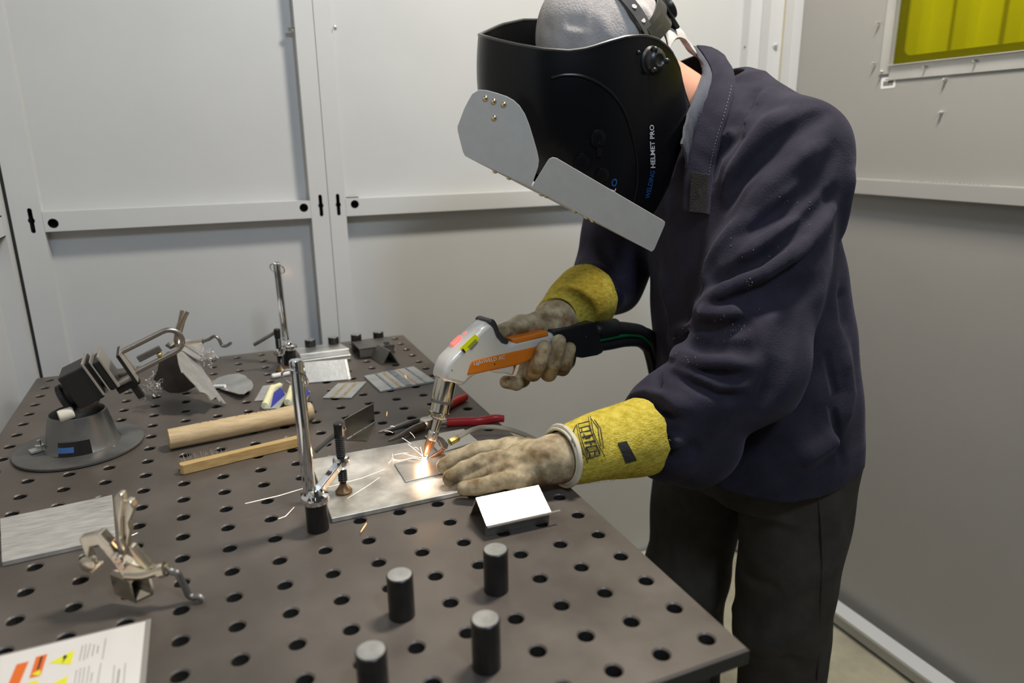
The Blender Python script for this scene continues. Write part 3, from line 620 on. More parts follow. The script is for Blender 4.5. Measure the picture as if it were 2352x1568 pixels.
# ------------------------------------------------------------------ chrome post clamps
M_clampblk = mat('black_clamp_parts', (0.016, 0.015, 0.014), 0.35, 0.2)
M_foot = mat('oiled_bronze_foot', (0.16, 0.10, 0.05), 0.4, 0.7)
def post_clamp(label, node, zc, post0, post1, rp, foot, zf, y_sp, y_nut, y_neck, tb0, tb1, armw, ring_px, ring_r):
    bx, by = node; e = empty('table_clamp', (bx, by, TT), label, 'clamp', 'chrome post clamps in the table holes')
    q = MB(); q.lathe((bx, by, TT), (0,0,1), [(0.0076, -0.015), (0.0076, 0.0003), (0.0132, 0.0003), (0.0132, zc-TT-0.001), (0.0120, zc-TT)], 28); q.build('base_sleeve', M_clampblk, e, smooth=True)
    q = MB(); q.lathe((bx, by, zc-0.001), (0,0,1), [(0.0125, 0), (0.0165, 0.001), (0.0172, 0.005), (0.0160, 0.009), (0.0110, 0.011), (0.0095, 0.016), (0.0080, 0.018)], 28); q.build('swivel_collar', M_chrome, e, smooth=True)
    P0 = vp(*post0, (bx, by, TT)); P1 = vp(*post1, P0)
    # grooved bar
    n = 40; R_ = frame(P1-P0, cfh); v = []; f = []
    for P in (P0, P0*0.5+P1*0.5, P1 - unit(P1-P0)*0.0015, P1):
        s_ = 0.82 if P is P1 or np.allclose(P, P1) else 1.0
        for k in range(n):
            a_ = 2*math.pi*k/n; g_ = min(abs(((math.degrees(a_) - c_ + 180) % 360) - 180) for c_ in (35, 155, 200, 320)); r_ = rp*(0.80 if g_ < 9 else 1.0)*s_
            v.append(P + R_ @ np.array([r_*math.cos(a_), r_*math.sin(a_), 0]))
    for i in range(3):
        for k in range(n): k2 = (k+1) % n; f.append((i*n+k, i*n+k2, (i+1)*n+k2, (i+1)*n+k))
    f.append(tuple(3*n+k for k in range(n))); q = MB(); q.add(v, f); q.build('grooved_post', M_chrome, e, smooth=True)
    C_ = vp(*ring_px, P1, 0.004); tl = unit(np.array([0.35, -0.5, 0.8])); Rr_ = frame(unit(cfh + np.array([0.25, 0, 0.75])), (1, 0, 0))
    q = MB(); q.tube([C_ + Rr_ @ np.array([ring_r*math.cos(a_), ring_r*math.sin(a_), 0]) for a_ in np.linspace(0, 2*math.pi, 37)], 0.0013, 8, cap=False); q.build('split_ring', M_chrome, e, smooth=True)
    F_ = onz(*foot, zf); xy = (F_[0], F_[1]); zt, zn, zk = zpx(xy, y_sp), zpx(xy, y_nut), zpx(xy, y_neck)
    q = MB(); q.lathe(F_, (0,0,1), [(0.0110, 0), (0.0112, 0.003), (0.0095, 0.0045), (0.0058, 0.010), (0.0045, 0.014)], 24); q.build('clamp_foot', M_foot, e, smooth=True)
    L_ = zt - zk; prof = [(0.0034, zk - F_[2] - 0.002), (0.0034, zk - F_[2])]; z_ = zk
    while z_ < zt - 0.022:
        prof += [(0.0050, z_ - F_[2]), (0.0062, z_ - F_[2] + 0.0013), (0.0050, z_ - F_[2] + 0.0026)]; z_ += 0.0030
    prof += [(0.0062, zt - F_[2] - 0.018), (0.0066, zt - F_[2] - 0.001), (0.0055, zt - F_[2])]
    q = MB(); q.lathe(F_, (0,0,1), prof, 20); q.build('spindle', M_clampblk, e, smooth=True)
    N_ = np.array([xy[0], xy[1], zn])
    q = MB(); q.lathe(N_ - (0,0,0.0085), (0,0,1), [(0.0072, 0), (0.0102, 0.001), (0.0112, 0.005), (0.0112, 0.012), (0.0098, 0.016), (0.0066, 0.017)], 24); q.build('nut_eye', M_chrome, e, smooth=True)
    A_ = np.array([bx, by, zc + 0.008]); d_ = unit(N_ - A_); A_ = A_ + d_*0.010; B_ = N_ - d_*0.009; Rm = frame(d_, np.cross(d_, (0,0,1)))
    q = MB(); q.box((A_+B_)/2, (0.010, armw, np.linalg.norm(B_-A_)), Rm); q.build('arm', M_chrome, e, bevel=0.0015)
    t0, t1 = vp(*tb0, F_, 0.006), vp(*tb1, F_, -0.006); q = MB(); q.tube([t0, t0*0.98+t1*0.02, t1], [0.0030, 0.0036, 0.0036], 12); q.build('tommy_bar', M_darksteel, e, smooth=True)
    return e
post_clamp('near chrome post clamp pressing on the bright plate', (-6*GS, 7*GS), TT + 0.038, (712, 1138), (679, 826), 0.0078, (790, 1130), BTOP, 971, 1060, 1104, (724, 1037), (792, 980), 0.011, (677, 868), 0.0150)
post_clamp('far chrome post clamp near the back edge, left of the stacked bars', (-5*GS, 21*GS), TT + 0.034, (656, 780), (635, 602), 0.0075, (646, 852), TT + 0.0003, 755, 806, 832, (583, 792), (634, 762), 0.011, (637, 617), 0.0150)

# ------------------------------------------------------------------ swivel vise on a round base
M_cast = mat('grey_cast_base', (0.17, 0.165, 0.155), 0.36, 0.6, var=0.15, vscale=14, rvar=0.08)
vc = np.array([-0.607, 0.762, TT])
vise = empty('swivel_vise', vc, 'swivel vise on a round grey base with a long rod loop', 'vise')
q = MB(); q.lathe(vc, (0,0,1), [(0.088, 0.0004), (0.090, 0.002), (0.090, 0.005), (0.087, 0.0065), (0.050, 0.0075)], 56); q.build('base_disc', M_cast, vise, smooth=True)
q = MB(); q.lathe(vc + (0.004, 0, 0.007), (0.0, 0, 1), [(0.054, 0), (0.049, 0.008), (0.045, 0.030), (0.040, 0.052), (0.038, 0.053), (0.036, 0.048), (0.035, 0.025)], 40, cap=False); q.build('cup', M_cast, vise, smooth=True)
for (px, py) in ((93, 1034), (240, 1019)):
    c_ = onz(px, py, TT + 0.008); q = MB(); q.box(c_ + (0,0,0.002), (0.028, 0.016, 0.004), frame((0,0,1), (0.9, 0.4, 0))); lg = q.build('clamp_lug', M_screw, vise, bevel=0.001); q = MB(); q.lathe(c_ + (0,0,0.004), (0,0,1), [(0.0065, 0), (0.0065, 0.005), (0.003, 0.0055), (0.003, 0.013)], 6); q.build('stud', M_screw, lg)
# sticker on the cup
cs_ = vc + (0.004, 0, 0.007); dd_ = unit(np.array([0.15, -1, 0])); q = MB(); v = []; f = []
for i in range(9):
    a_ = math.radians(-118 + 6*i)
    for j in range(2): r_ = 0.0535 - 0.004*j + 0.0022; v.append(cs_ + np.array([r_*math.cos(a_), r_*math.sin(a_), 0.001 + 0.021*j]))
for i in range(8): f.append((2*i, 2*i+2, 2*i+3, 2*i+1))
q.add(v, f); ob = q.build('maker_label', M_clampblk, vise); ob.modifiers.new('t', 'SOLIDIFY').thickness = 0.0006
v2 = [p + unit((p - cs_)*np.array([1,1,0]))*0.0008 + np.array([0,0,0.006 if k % 2 == 0 else -0.006]) for k, p in enumerate(v[:10])]
q = MB(); q.add(v2, [(2*i, 2*i+2, 2*i+3, 2*i+1) for i in range(4)]); M_bl = mat('blue_label_print', (0.03, 0.10, 0.28), 0.4); q.build('label_print', M_bl, ob)
P0 = vp(150, 915, vc + (0, -0.01, 0)); P1 = vp(420, 778, vc + (0.1, 0.03, 0)); axv = unit(P1-P0); upl = unit(np.array([0,0,1]) - axv*axv[2]); lat = unit(np.cross(axv, upl)); Rv = np.array([axv, lat, upl]).T
M_vblk = mat('black_vise_body', (0.015, 0.014, 0.013), 0.38, 0.1)
def vb(name, a, w, h, l, up=0.0, m=M_vblk, bev=0.002, sidew=0.0): q = MB(); q.box(P0 + axv*(a + l/2) + upl*up + lat*sidew, (l, w, h), Rv); return q.build(name, m, vise, bevel=bev)
q = MB(); q.lathe(P0 - axv*0.004, axv, [(0.0205, 0), (0.0235, 0.002), (0.0235, 0.008), (0.0215, 0.010), (0.018, 0.010), (0.018, 0.022)], 30); q.build('tension_knob', M_vblk, vise, smooth=True)
vb('fixed_jaw', 0.014, 0.062, 0.056, 0.038, 0.010); M_jaw = mat('worn_jaw_pad', (0.40, 0.36, 0.31), 0.4, 0.5)
vb('jaw_pad', 0.051, 0.066, 0.058, 0.0035, 0.014, M_jaw, 0.001); vb('jaw_pad', 0.055, 0.062, 0.052, 0.0015, 0.014, M_vblk, 0.0005)
vb('sliding_jaw', 0.064, 0.060, 0.050, 0.010, 0.010); vb('jaw_pad', 0.074, 0.066, 0.056, 0.0035, 0.014, M_jaw, 0.001); vb('jaw_pad', 0.0615, 0.064, 0.054, 0.002, 0.013, M_jaw, 0.0005)
vb('end_plate', 0.096, 0.058, 0.050, 0.005, 0.004, M_vblk, 0.001); vb('end_plate_edge', 0.1008, 0.059, 0.051, 0.0012, 0.004, M_jaw, 0.0003)
for s_ in (-1, 1): q = MB(); q.cyl(P0 + axv*0.05 + lat*s_*0.02 - upl*0.012, P0 + axv*0.098 + lat*s_*0.02 - upl*0.012, 0.004); q.build('guide_pin', M_jaw, vise, smooth=True)
vb('lower_bracket', 0.066, 0.014, 0.010, 0.034, -0.026, M_vblk, 0.001); vb('release_lever', 0.084, 0.012, 0.026, 0.010, -0.040, M_vblk, 0.001)
q = MB(); q.lathe(vc + (0.004, 0, 0.045), unit(P0 + axv*0.03 - upl*0.015 - vc - np.array([0.004, 0, 0.045])), [(0.026, 0), (0.024, 0.015), (0.014, 0.03), (0.014, 0.045)], 24); q.build('swivel_neck', M_darksteel, vise, smooth=True)
# rod loop
Lr = float(np.dot(P1-P0, axv)); hw = 0.019; pts = []
for t in np.linspace(0, 1, 6): pts.append(P0 + axv*(0.10 + (Lr-0.10-hw)*t) + upl*(0.006+hw))
for k in range(1, 10): a_ = math.pi/2 - math.pi*k/10; pts.append(P0 + axv*(Lr - hw + hw*math.cos(a_)) + upl*(0.006 + hw*math.sin(a_)))
for t in np.linspace(1, 0, 6): pts.append(P0 + axv*(0.10 + (Lr-0.10-hw)*t) + upl*(0.006-hw))
M_rod = mat('worn_steel_rod', (0.34, 0.31, 0.28), 0.32, 0.9)
q = MB(); q.tube(pts, 0.0042, 12); q.build('rod_loop', M_rod, vise, smooth=True)
q = MB(); q.box(P0 + axv*(0.10 + (Lr-0.12)*0.5) + upl*0.003, (Lr-0.15, 0.006, 0.010), Rv); q.build('lead_screw_bar', M_darksteel, vise, bevel=0.001)
c_ = P0 + axv*0.145 - upl*0.006; q = MB(); q.sphere(c_, 0.0045, 12, 8); q.build('brass_stop', M_brass, vise, smooth=True)
c_ = onz(146, 950, TT + 0.070); q = MB(); q.lathe(vp(135, 957, vc - np.array([0, 0.04, 0])), (0.9, 0.3, 0.12), [(0.0085, 0), (0.0095, 0.003), (0.0095, 0.018), (0.0075, 0.020)], 18); M_cap2 = mat('cream_plastic_cap', (0.72, 0.68, 0.55), 0.5); q.build('handle_cap', M_cap2, vise, smooth=True)

# ------------------------------------------------------------------ sheet metal wing with a locking clamp on it
M_wing = mat('cut_sheet_metal', (0.54, 0.52, 0.49), 0.42, 0.6, var=0.12, vscale=28, bump=0.25, bscale=90, stretch=(1, 1, 1))
T0 = onz(522, 929, TT + 0.002); A0 = ony(407, 800, T0[1] + 0.055); wb = empty('metal_wing', onz(440, 905, TT), 'cut sheet metal bird wing with feathered edges leaning on the table', 'metal sculpture')
B0 = ony(452, 822, T0[1] + 0.085); nw = unit(np.cross(B0-A0, T0-A0)); nw = nw if np.dot(nw, CC-A0) > 0 else -nw
def wpl(px, th=0.0016, n_=None, P=None, name='feather', m=None):
    q = MB(); q.poly3([onpl(x, y, P if P is not None else A0, n_ if n_ is not None else nw) for x, y in px], n_ if n_ is not None else nw, -th); return q.build(name, m or M_wing, wb)
wpl([(407,804),(424,806),(447,821),(456,832),(461,838),(464,842),(472,857),(484,872),(487,880),(499,899),(520,927),(514,926),(508,919),(505,922),(497,911),(485,919),(478,908),(470,902),(460,900),(452,886),(440,876),(422,856),(418,855),(411,834),(408,815)], name='wing_blade')
nw2 = unit(nw + np.array([0.05, 0.0, 0.35])); wpl([(407,804),(424,778),(440,781),(454,783),(462,789),(469,798),(467,812),(460,827),(447,821),(424,806)], n_=nw2, name='shoulder_blade')
nw3 = unit(np.array([-0.62, -0.75, -0.15])); M_wingd = mat('shadow_side_sheet_metal', (0.13, 0.12, 0.115), 0.42, 0.8, var=0.25, vscale=20)  # shadow side of the wing put into a darker metal colour
wpl([(408,806),(411,834),(422,856),(440,876),(449,888),(430,898),(410,903),(390,902),(372,893),(356,878),(352,870),(362,850),(366,823),(385,808)], n_=nw3, P=A0 - nw*0.002, name='folded_blade', m=M_wingd)
for k, (a, b) in enumerate([((424,858),(462,901)), ((430,850),(478,908)), ((436,842),(486,918)), ((442,836),(500,905))]):
    q = MB(); p0 = onpl(*a, A0 + nw*0.0006, nw); p1 = onpl(*b, A0 + nw*0.0006, nw); q.tube([p0, p1], 0.0007, 5); q.build('feather_rib', M_wing, wb)
def curls(cx, cy, n_, sx, sy, P):
    q = MB()
    for _ in range(n_):
        p = vp(cx + random.gauss(0, sx), cy + random.gauss(0, sy), P, random.uniform(-0.02, 0.02)); pts = [p]; d_ = unit(np.random.randn(3))
        for k in range(5): d_ = unit(d_ + 0.9*np.random.randn(3)); pts.append(pts[-1] + d_*0.0035)
        zmin = min(a[2] for a in pts)
        if zmin < TT + 0.0006: pts = [a + np.array([0, 0, TT + 0.0006 - zmin]) for a in pts]
        q.tube(pts, 0.0006, 4)
    return tag(q.build('wire_curls', M_wing, wb), kind='stuff')
curls(352, 886, 60, 9, 9, T0 + np.array([-0.10, 0.03, 0])); curls(475, 815, 46, 9, 8, B0)
# locking clamp holding the wing
lc = empty('locking_clamp', vp(424, 790, B0), 'small locking clamp with raised handles gripping the metal wing', 'clamp', 'locking pliers clamps')
q = MB(); q.tube([vp(404, 790, B0, 0.01), vp(408, 760, B0, 0.01), vp(414, 740, B0, 0.01), vp(418, 712, B0, 0.01)], [0.0055, 0.006, 0.005, 0.0035], 8, flat=0.6); q.build('handle', M_nickel, lc, smooth=True)
q = MB(); q.tube([vp(408, 776, B0, 0.01), vp(414, 752, B0, 0.01), vp(420, 735, B0, 0.01), vp(431, 715, B0, 0.01)], [0.005, 0.0055, 0.0045, 0.0035], 8, flat=0.6); q.build('lever', M_nickel, lc, smooth=True)
q = MB(); q.tube([vp(404, 790, B0, 0.01), vp(392, 796, B0, 0.012), vp(383, 789, B0, 0.014)], 0.005, 8); q.build('jaw', M_nickel, lc, smooth=True)
q = MB(); q.tube([vp(404, 792, B0, 0.008), vp(440, 786, B0, 0.0), vp(466, 784, B0, 0.0)], [0.004, 0.004, 0.0055], 8); q.build('body_channel', M_nickel, lc, smooth=True)
q = MB(); q.tube(smooth_path([vp(466, 784, B0), vp(480, 779, B0), vp(492, 772, B0), vp(502, 778, B0), vp(510, 793, B0), vp(520, 794, B0), vp(531, 787, B0)], 4), 0.0030, 8); q.build('adjusting_screw', M_darksteel, lc, smooth=True)

# ------------------------------------------------------------------ locking clamp in the foreground
Pc = onz(312, 1384, TT); k2 = empty('locking_clamp', Pc, 'open nickel locking clamp in the foreground with a cranked screw', 'clamp', 'locking pliers clamps')
def kb_(name, px, off0, off1, m=M_nickel, bev=0.0012, parent=None):
    A_ = [vp(x, y, Pc, off0) for x, y in px]; q = MB(); q.poly3(A_, -cfh, -(off1)); return q.build(name, m, parent or k2, bevel=bev)
def kt(name, px, r, off=0.0, m=M_nickel, n=10, flat=1.0, parent=None): q = MB(); q.tube(smooth_path([vp(x, y, Pc, off) for x, y in px], 4), r, n, flat=flat); return q.build(name, m, parent or k2, smooth=True)
kb_('upper_jaw', [(181,1240),(184,1233),(216,1226),(231,1226),(252,1250),(272,1285),(285,1305),(270,1308),(252,1285),(225,1253),(206,1257),(208,1283),(198,1285)], 0.004, 0.008)
kb_('jaw_edge', [(219,1225),(230,1224),(253,1249),(247,1256)], 0.0055, 0.011, bev=0.0008)
for off in (0.010, -0.004): q = MB(); c_ = vp(210 if off < 0 else 204, 1287 if off < 0 else 1291, Pc, off); q.lathe(c_, -cfh, [(0.0075, 0), (0.0080, 0.001), (0.0080, 0.0035), (0.006, 0.0045)], 18); q.build('pad_washer', M_nickel, k2, smooth=True)
q = MB(); q.lathe(vp(206, 1284, Pc, 0.0), (0, 0, -1), [(0.0048, 0), (0.0048, 0.010)], 14); q.build('pad_pin', M_nickel, k2, smooth=True)
q = MB(); q.poly3([vp(184, 1302, Pc, 0.010), vp(212, 1312, Pc, 0.012), vp(240, 1286, Pc, -0.008), vp(214, 1284, Pc, -0.010)], (0, 0, 1), -0.004); q.build('swivel_pad', M_nickel, k2, bevel=0.0012)
# handles: two channels rising
for nm, px, off in (('handle', [(282,1306),(277,1270),(270,1225),(264,1185),(261,1145),(268,1134),(279,1136),(282,1150),(276,1195),(277,1240),(284,1262)], 0.006),
                    ('lever', [(291,1262),(284,1230),(283,1185),(284,1160),(288,1150),(300,1153),(306,1166),(300,1185),(293,1200),(297,1218),(292,1245)], 0.0)):
    kb_(nm, px, off, 0.010, bev=0.003)
kb_('handle_web', [(277,1290),(281,1255),(277,1215),(286,1215),(294,1255),(288,1300)], -0.004, 0.004, M_darksteel)
kb_('pivot_plate', [(262,1298),(276,1282),(300,1295),(325,1305),(347,1306),(352,1320),(310,1326),(280,1325)], 0.008, 0.010)
kb_('link_bar', [(293,1256),(303,1258),(344,1306),(334,1310),(310,1292)], 0.010, 0.010)
for (x, y) in ((268, 1276), (276, 1281), (284, 1296)): q = MB(); q.lathe(vp(x, y, Pc, 0.009), -cfh, [(0.0042, 0), (0.0042, 0.003), (0.003, 0.0042)], 14); q.build('rivet', M_nickel, k2, smooth=True)
kt('body_arm', [(290,1318),(330,1318),(360,1308),(378,1304)], 0.0062, 0.004); kt('screw_nut', [(366,1311),(380,1306)], 0.0078, 0.002); kt('lock_nut', [(376,1302),(386,1312)], 0.0055, 0.0)
kt('adjusting_screw', [(386,1308),(398,1313),(408,1316),(416,1332),(426,1350),(433,1365),(444,1371),(457,1370),(466,1376)], 0.0036, 0.0, M_darksteel)
# square jaw cup (open towards the camera)
C8 = [(263,1325),(300,1318),(348,1322),(355,1352),(352,1368),(312,1386),(300,1378),(268,1362)]
fr_ = [vp(x, y, Pc, 0.006) for x, y in ((296,1336),(304,1326),(346,1322),(354,1352),(352,1366),(312,1385),(306,1380))]
cen = sum(fr_)/len(fr_); bk = np.array([-0.018, 0.016, 0.004]); q = MB(); v = []; f = []; K = len(fr_)
for p in fr_: v.append(p)
for p in fr_: v.append(cen + (p-cen)*0.80)
for p in fr_: v.append(p + bk)
for p in fr_: v.append(cen + (p-cen)*0.80 + bk*0.95)
for i in range(K):
    j = (i+1) % K; f += [(i, j, K+j, K+i), (j, i, 2*K+i, 2*K+j), (K+i, K+j, 3*K+j, 3*K+i)]
f.append(tuple(2*K+i for i in range(K))); f.append(tuple(3*K+i for i in reversed(range(K))))
zm = min(p[2] for p in v); v = [p + np.array([0, 0, max(0, TT + 0.0008 - zm)]) for p in v]
q.add(v, f); ob = q.build('jaw_cup', M_nickel, k2); bm = bmesh.new(); bm.from_mesh(ob.data); bmesh.ops.recalc_face_normals(bm, faces=bm.faces); bm.to_mesh(ob.data); bm.free()

# ------------------------------------------------------------------ red handled pliers
M_red = mat('red_pvc_grip', (0.42, 0.020, 0.022), 0.38); M_redl = mat('bright_red_pvc_grip', (0.62, 0.045, 0.035), 0.4)
zp = TT + 0.0075; Pv = onz(980, 972, zp); pl = empty('pliers', onz(980, 972, TT), 'long nosed pliers with red grips lying open behind the torch tip', 'pliers')
def zt(name, px, rs, m, flat=0.75, z=zp): q = MB(); q.tube(smooth_path([onz(x, y, z) for x, y in px], 5), np.interp(np.linspace(0, 1, 5*(len(px)-1)+1), np.linspace(0, 1, len(rs)), rs), 12, flat=flat, up=(0,0,1)); return q.build(name, m, pl, smooth=True)
zt('jaw', [(975,968),(940,973),(905,983),(870,993)], [0.0075, 0.0068, 0.0045, 0.0020], M_darksteel); zt('jaw', [(985,972),(950,985),(920,1000),(893,1012)], [0.0075, 0.0065, 0.0042, 0.0020], M_darksteel)
q = MB(); q.lathe(onz(980, 971, zp) - (0,0,0.007), (0,0,1), [(0.0115, 0), (0.0120, 0.002), (0.0120, 0.012), (0.0105, 0.0145), (0.004, 0.015)], 24); q.build('pivot', M_steel, pl, smooth=True)
zt('handle', [(985,972),(1010,970),(1030,969)], [0.006, 0.005, 0.005], M_steel); zt('grip', [(1026,970),(1060,968),(1100,967),(1135,961),(1158,961)], [0.0075, 0.0078, 0.0080, 0.0075, 0.0060], M_red)
zt('handle', [(978,968),(1000,950),(1022,938)], [0.006, 0.005, 0.005], M_steel); zt('grip', [(1016,941),(1040,926),(1058,917),(1071,911)], [0.0070, 0.0078, 0.0080, 0.0062], M_redl)
# ================================================================== signed distance modelling for soft bodies
class Field:
    def __init__(s, lo, hi, h):
        s.lo = np.asarray(lo, float); s.h = h; s.n = np.ceil((np.asarray(hi, float) - s.lo) / h).astype(int) + 1
        s.F = np.full(s.n, 0.5, np.float32)
        s.ax = [(s.lo[k] + h*np.arange(s.n[k])).astype(np.float32) for k in range(3)]
    def win(s, lo, hi):
        a = np.clip(np.floor((np.asarray(lo) - s.lo)/s.h).astype(int), 0, s.n); b = np.clip(np.ceil((np.asarray(hi) - s.lo)/s.h).astype(int) + 1, 0, s.n)
        sl = tuple(slice(a[k], b[k]) for k in range(3))
        if any(b[k] <= a[k] for k in range(3)): return None, None
        return sl, (s.ax[0][sl[0]][:,None,None], s.ax[1][sl[1]][None,:,None], s.ax[2][sl[2]][None,None,:])
    def merge(s, sl, d, k):
        a = s.F[sl]
        if k <= 0: s.F[sl] = np.minimum(a, d); return
        h_ = np.clip(0.5 + 0.5*(a - d)/k, 0, 1); s.F[sl] = a*(1-h_) + d*h_ - k*h_*(1-h_)
    def cut(s, sl, d, k):          # remove where d < 0
        a = s.F[sl]; d = -d; h_ = np.clip(0.5 - 0.5*(a - d)/k, 0, 1); s.F[sl] = a*(1-h_) + d*h_ + k*h_*(1-h_)
    @staticmethod
    def seg(G, a, b, ra, rb):
        a = np.asarray(a, float); b = np.asarray(b, float); d = b - a; L2 = float(d @ d) + 1e-12
        X, Y, Z = G; t = np.clip(((X-a[0])*d[0] + (Y-a[1])*d[1] + (Z-a[2])*d[2]) / L2, 0, 1)
        return np.sqrt((X-a[0]-d[0]*t)**2 + (Y-a[1]-d[1]*t)**2 + (Z-a[2]-d[2]*t)**2) - (ra + (rb-ra)*t), t
    def cap(s, a, b, ra, rb, k=0.02, cutout=False, pad=0.03):
        a = np.asarray(a, float); b = np.asarray(b, float); R = max(ra, rb) + pad + k
        sl, G = s.win(np.minimum(a, b) - R, np.maximum(a, b) + R)
        if sl is None: return
        d, _ = s.seg(G, a, b, ra, rb)
        (s.cut if cutout else s.merge)(sl, d, k)
    def chain(s, pts, rs, k=0.006, pad=0.02):
        for i in range(len(pts)-1): s.cap(pts[i], pts[i+1], rs[i], rs[i+1], k, pad=pad)
    def ell(s, c, r, R=None, k=0.02, pad=0.05, cutout=False):
        c = np.asarray(c, float); r = np.asarray(r, float); R = np.eye(3) if R is None else np.asarray(R); m_ = max(r) + pad
        sl, (X, Y, Z) = s.win(c - m_, c + m_)
        P = [R[0,i]*(X-c[0]) + R[1,i]*(Y-c[1]) + R[2,i]*(Z-c[2]) for i in range(3)]
        k0 = np.sqrt((P[0]/r[0])**2 + (P[1]/r[1])**2 + (P[2]/r[2])**2); k1 = np.sqrt((P[0]/r[0]**2)**2 + (P[1]/r[1]**2)**2 + (P[2]/r[2]**2)**2) + 1e-9
        d = k0*(k0-1)/k1; (s.cut if cutout else s.merge)(sl, d, k)
    def loft(s, rows, yaw=0.0, k=0.02, p=2.0):
        """rows: (z, cx, cy, a, b) stacked elliptical sections, a along the yawed x axis, b along the yawed y axis"""
        rows = np.array(rows, float); z = s.ax[2]
        cx, cy, a, b = [np.interp(z, rows[:,0], rows[:,i]).astype(np.float32)[None,None,:] for i in range(1, 5)]
        X = s.ax[0][:,None,None] - cx; Y = s.ax[1][None,:,None] - cy; c_, s_ = math.cos(yaw), math.sin(yaw)
        u = (X*c_ + Y*s_)/a; v = (-X*s_ + Y*c_)/b
        d = ((np.abs(u)**p + np.abs(v)**p)**(1/p) - 1) * np.minimum(a, b)
        d = np.maximum(d, np.maximum(rows[0,0] - z, z - rows[-1,0])[None,None,:])
        s.merge((slice(None),)*3, d, k)
    def fold(s, pts, amp, sig):
        """ridge (amp > 0) or crease (amp < 0) along a 3D polyline"""
        P = [np.asarray(p, float) for p in pts]; R = 4*sig + 0.008
        sl, G = s.win(np.min(P, 0) - R, np.max(P, 0) + R)
        if sl is None: return
        best = None; n = len(P) - 1
        for i in range(n):
            d, t = s.seg(G, P[i], P[i+1], 0, 0); u = (i + t)/n; w = np.clip(np.minimum(u, 1-u)*5, 0.0, 1)
            g = np.exp(-(d/(0.9*sig))**2/2) * (0.2 + 0.8*w); best = g if best is None else np.maximum(best, g)
        s.F[sl] -= amp*best
    def step(s, pts, amp, sig, wid=0.004):
        """overlapping fold: the cloth above the line stands out, the cloth below drops back (amp < 0: reversed)"""
        P = [np.asarray(p, float) for p in pts]; R = 3*sig + 0.008
        sl, G = s.win(np.min(P, 0) - R, np.max(P, 0) + R)
        if sl is None: return
        bd = None; n = len(P) - 1
        for i in range(n):
            d, t = s.seg(G, P[i], P[i+1], 0, 0); zn = P[i][2] + (P[i+1][2]-P[i][2])*t; u = (i + t)/n; w = np.clip(np.minimum(u, 1-u)*4, 0.0, 1)
            f_ = np.tanh((G[2] - zn)/wid)*np.exp(-d/sig)*w
            if bd is None: bd, bf = d, f_
            else: m_ = d < bd; bf = np.where(m_, f_, bf); bd = np.minimum(bd, d)
        s.F[sl] -= (amp*bf).astype(np.float32)
    def steps_px(s, lst, base):
        for (pts, amp, sig) in lst:
            P = [base.hit(x, y) for x, y in pts]; P = [p for p in P if p is not None]
            if len(P) > 1: s.step(P, amp*1.7, sig)
    def sample(s, P):
        q = (np.asarray(P, float) - s.lo)/s.h; i = np.floor(q).astype(int)
        if np.any(i < 0) or np.any(i >= s.n - 1): return 0.5
        f = q - i; c = s.F[i[0]:i[0]+2, i[1]:i[1]+2, i[2]:i[2]+2]
        c = c[0]*(1-f[0]) + c[1]*f[0]; c = c[0]*(1-f[1]) + c[1]*f[1]; return float(c[0]*(1-f[2]) + c[1]*f[2])
    def hit(s, px, py, t0=0.6, t1=1.8):
        d = ray(px, py); t = t0; pv = 0.5
        while t < t1:
            v = s.sample(CC + d*t)
            if v < 0:
                return CC + d*(t - 0.004*(-v)/max(1e-6, pv - v))
            pv = v; t += 0.004
        return None
    def folds_px(s, lst, base):
        for (pts, amp, sig) in lst:
            P = [base.hit(x, y) for x, y in pts]; P = [p for p in P if p is not None]
            if len(P) > 1: s.fold(P, amp, sig)
    def copy(s):
        o = Field.__new__(Field); o.lo, o.h, o.n, o.ax = s.lo, s.h, s.n, s.ax; o.F = s.F.copy(); return o
    def mesh(s, name, rounds=2):
        F = s.F.copy(); F[0] = F[-1] = 0.5; F[:,0] = F[:,-1] = 0.5; F[:,:,0] = F[:,:,-1] = 0.5
        N = [m-1 for m in F.shape]; neg = F < 0
        def cn(A, d): return A[d[0]:d[0]+N[0], d[1]:d[1]+N[1], d[2]:d[2]+N[2]]
        corners = [(i, j, k) for i in (0,1) for j in (0,1) for k in (0,1)]
        cnt = sum(cn(neg, c).astype(np.int8) for c in corners); act = (cnt > 0) & (cnt < 8)
        I = np.argwhere(act); idx = -np.ones(N, np.int64); idx[act] = np.arange(len(I))
        acc = np.zeros((len(I), 3)); w = np.zeros(len(I))
        for a in corners:
            for axk in range(3):
                if a[axk]: continue
                b = list(a); b[axk] = 1
                fa = F[I[:,0]+a[0], I[:,1]+a[1], I[:,2]+a[2]]; fb = F[I[:,0]+b[0], I[:,1]+b[1], I[:,2]+b[2]]
                m_ = (fa < 0) != (fb < 0); t = np.where(m_, fa/(fa - fb + 1e-12), 0)
                p = np.tile(np.array(a, float), (len(I), 1)); p[:, axk] += t
                acc[m_] += p[m_]; w[m_] += 1
        V = s.lo + (I + acc/np.maximum(w, 1)[:,None])*s.h
        Q = []
        for axk in range(3):
            u, v = [(1,2), (2,0), (0,1)][axk]
            sl0 = [slice(None)]*3; sl1 = [slice(None)]*3; sl0[axk] = slice(0, -1); sl1[axk] = slice(1, None)
            ch = neg[tuple(sl0)] != neg[tuple(sl1)]
            E_ = np.argwhere(ch); E_ = E_[(E_[:,u] > 0) & (E_[:,v] > 0) & (E_[:,u] < N[u]) & (E_[:,v] < N[v])]
            def id_(du, dv): J = E_.copy(); J[:,u] += du; J[:,v] += dv; return idx[J[:,0], J[:,1], J[:,2]]
            q = np.stack([id_(-1,-1), id_(0,-1), id_(0,0), id_(-1,0)], 1)
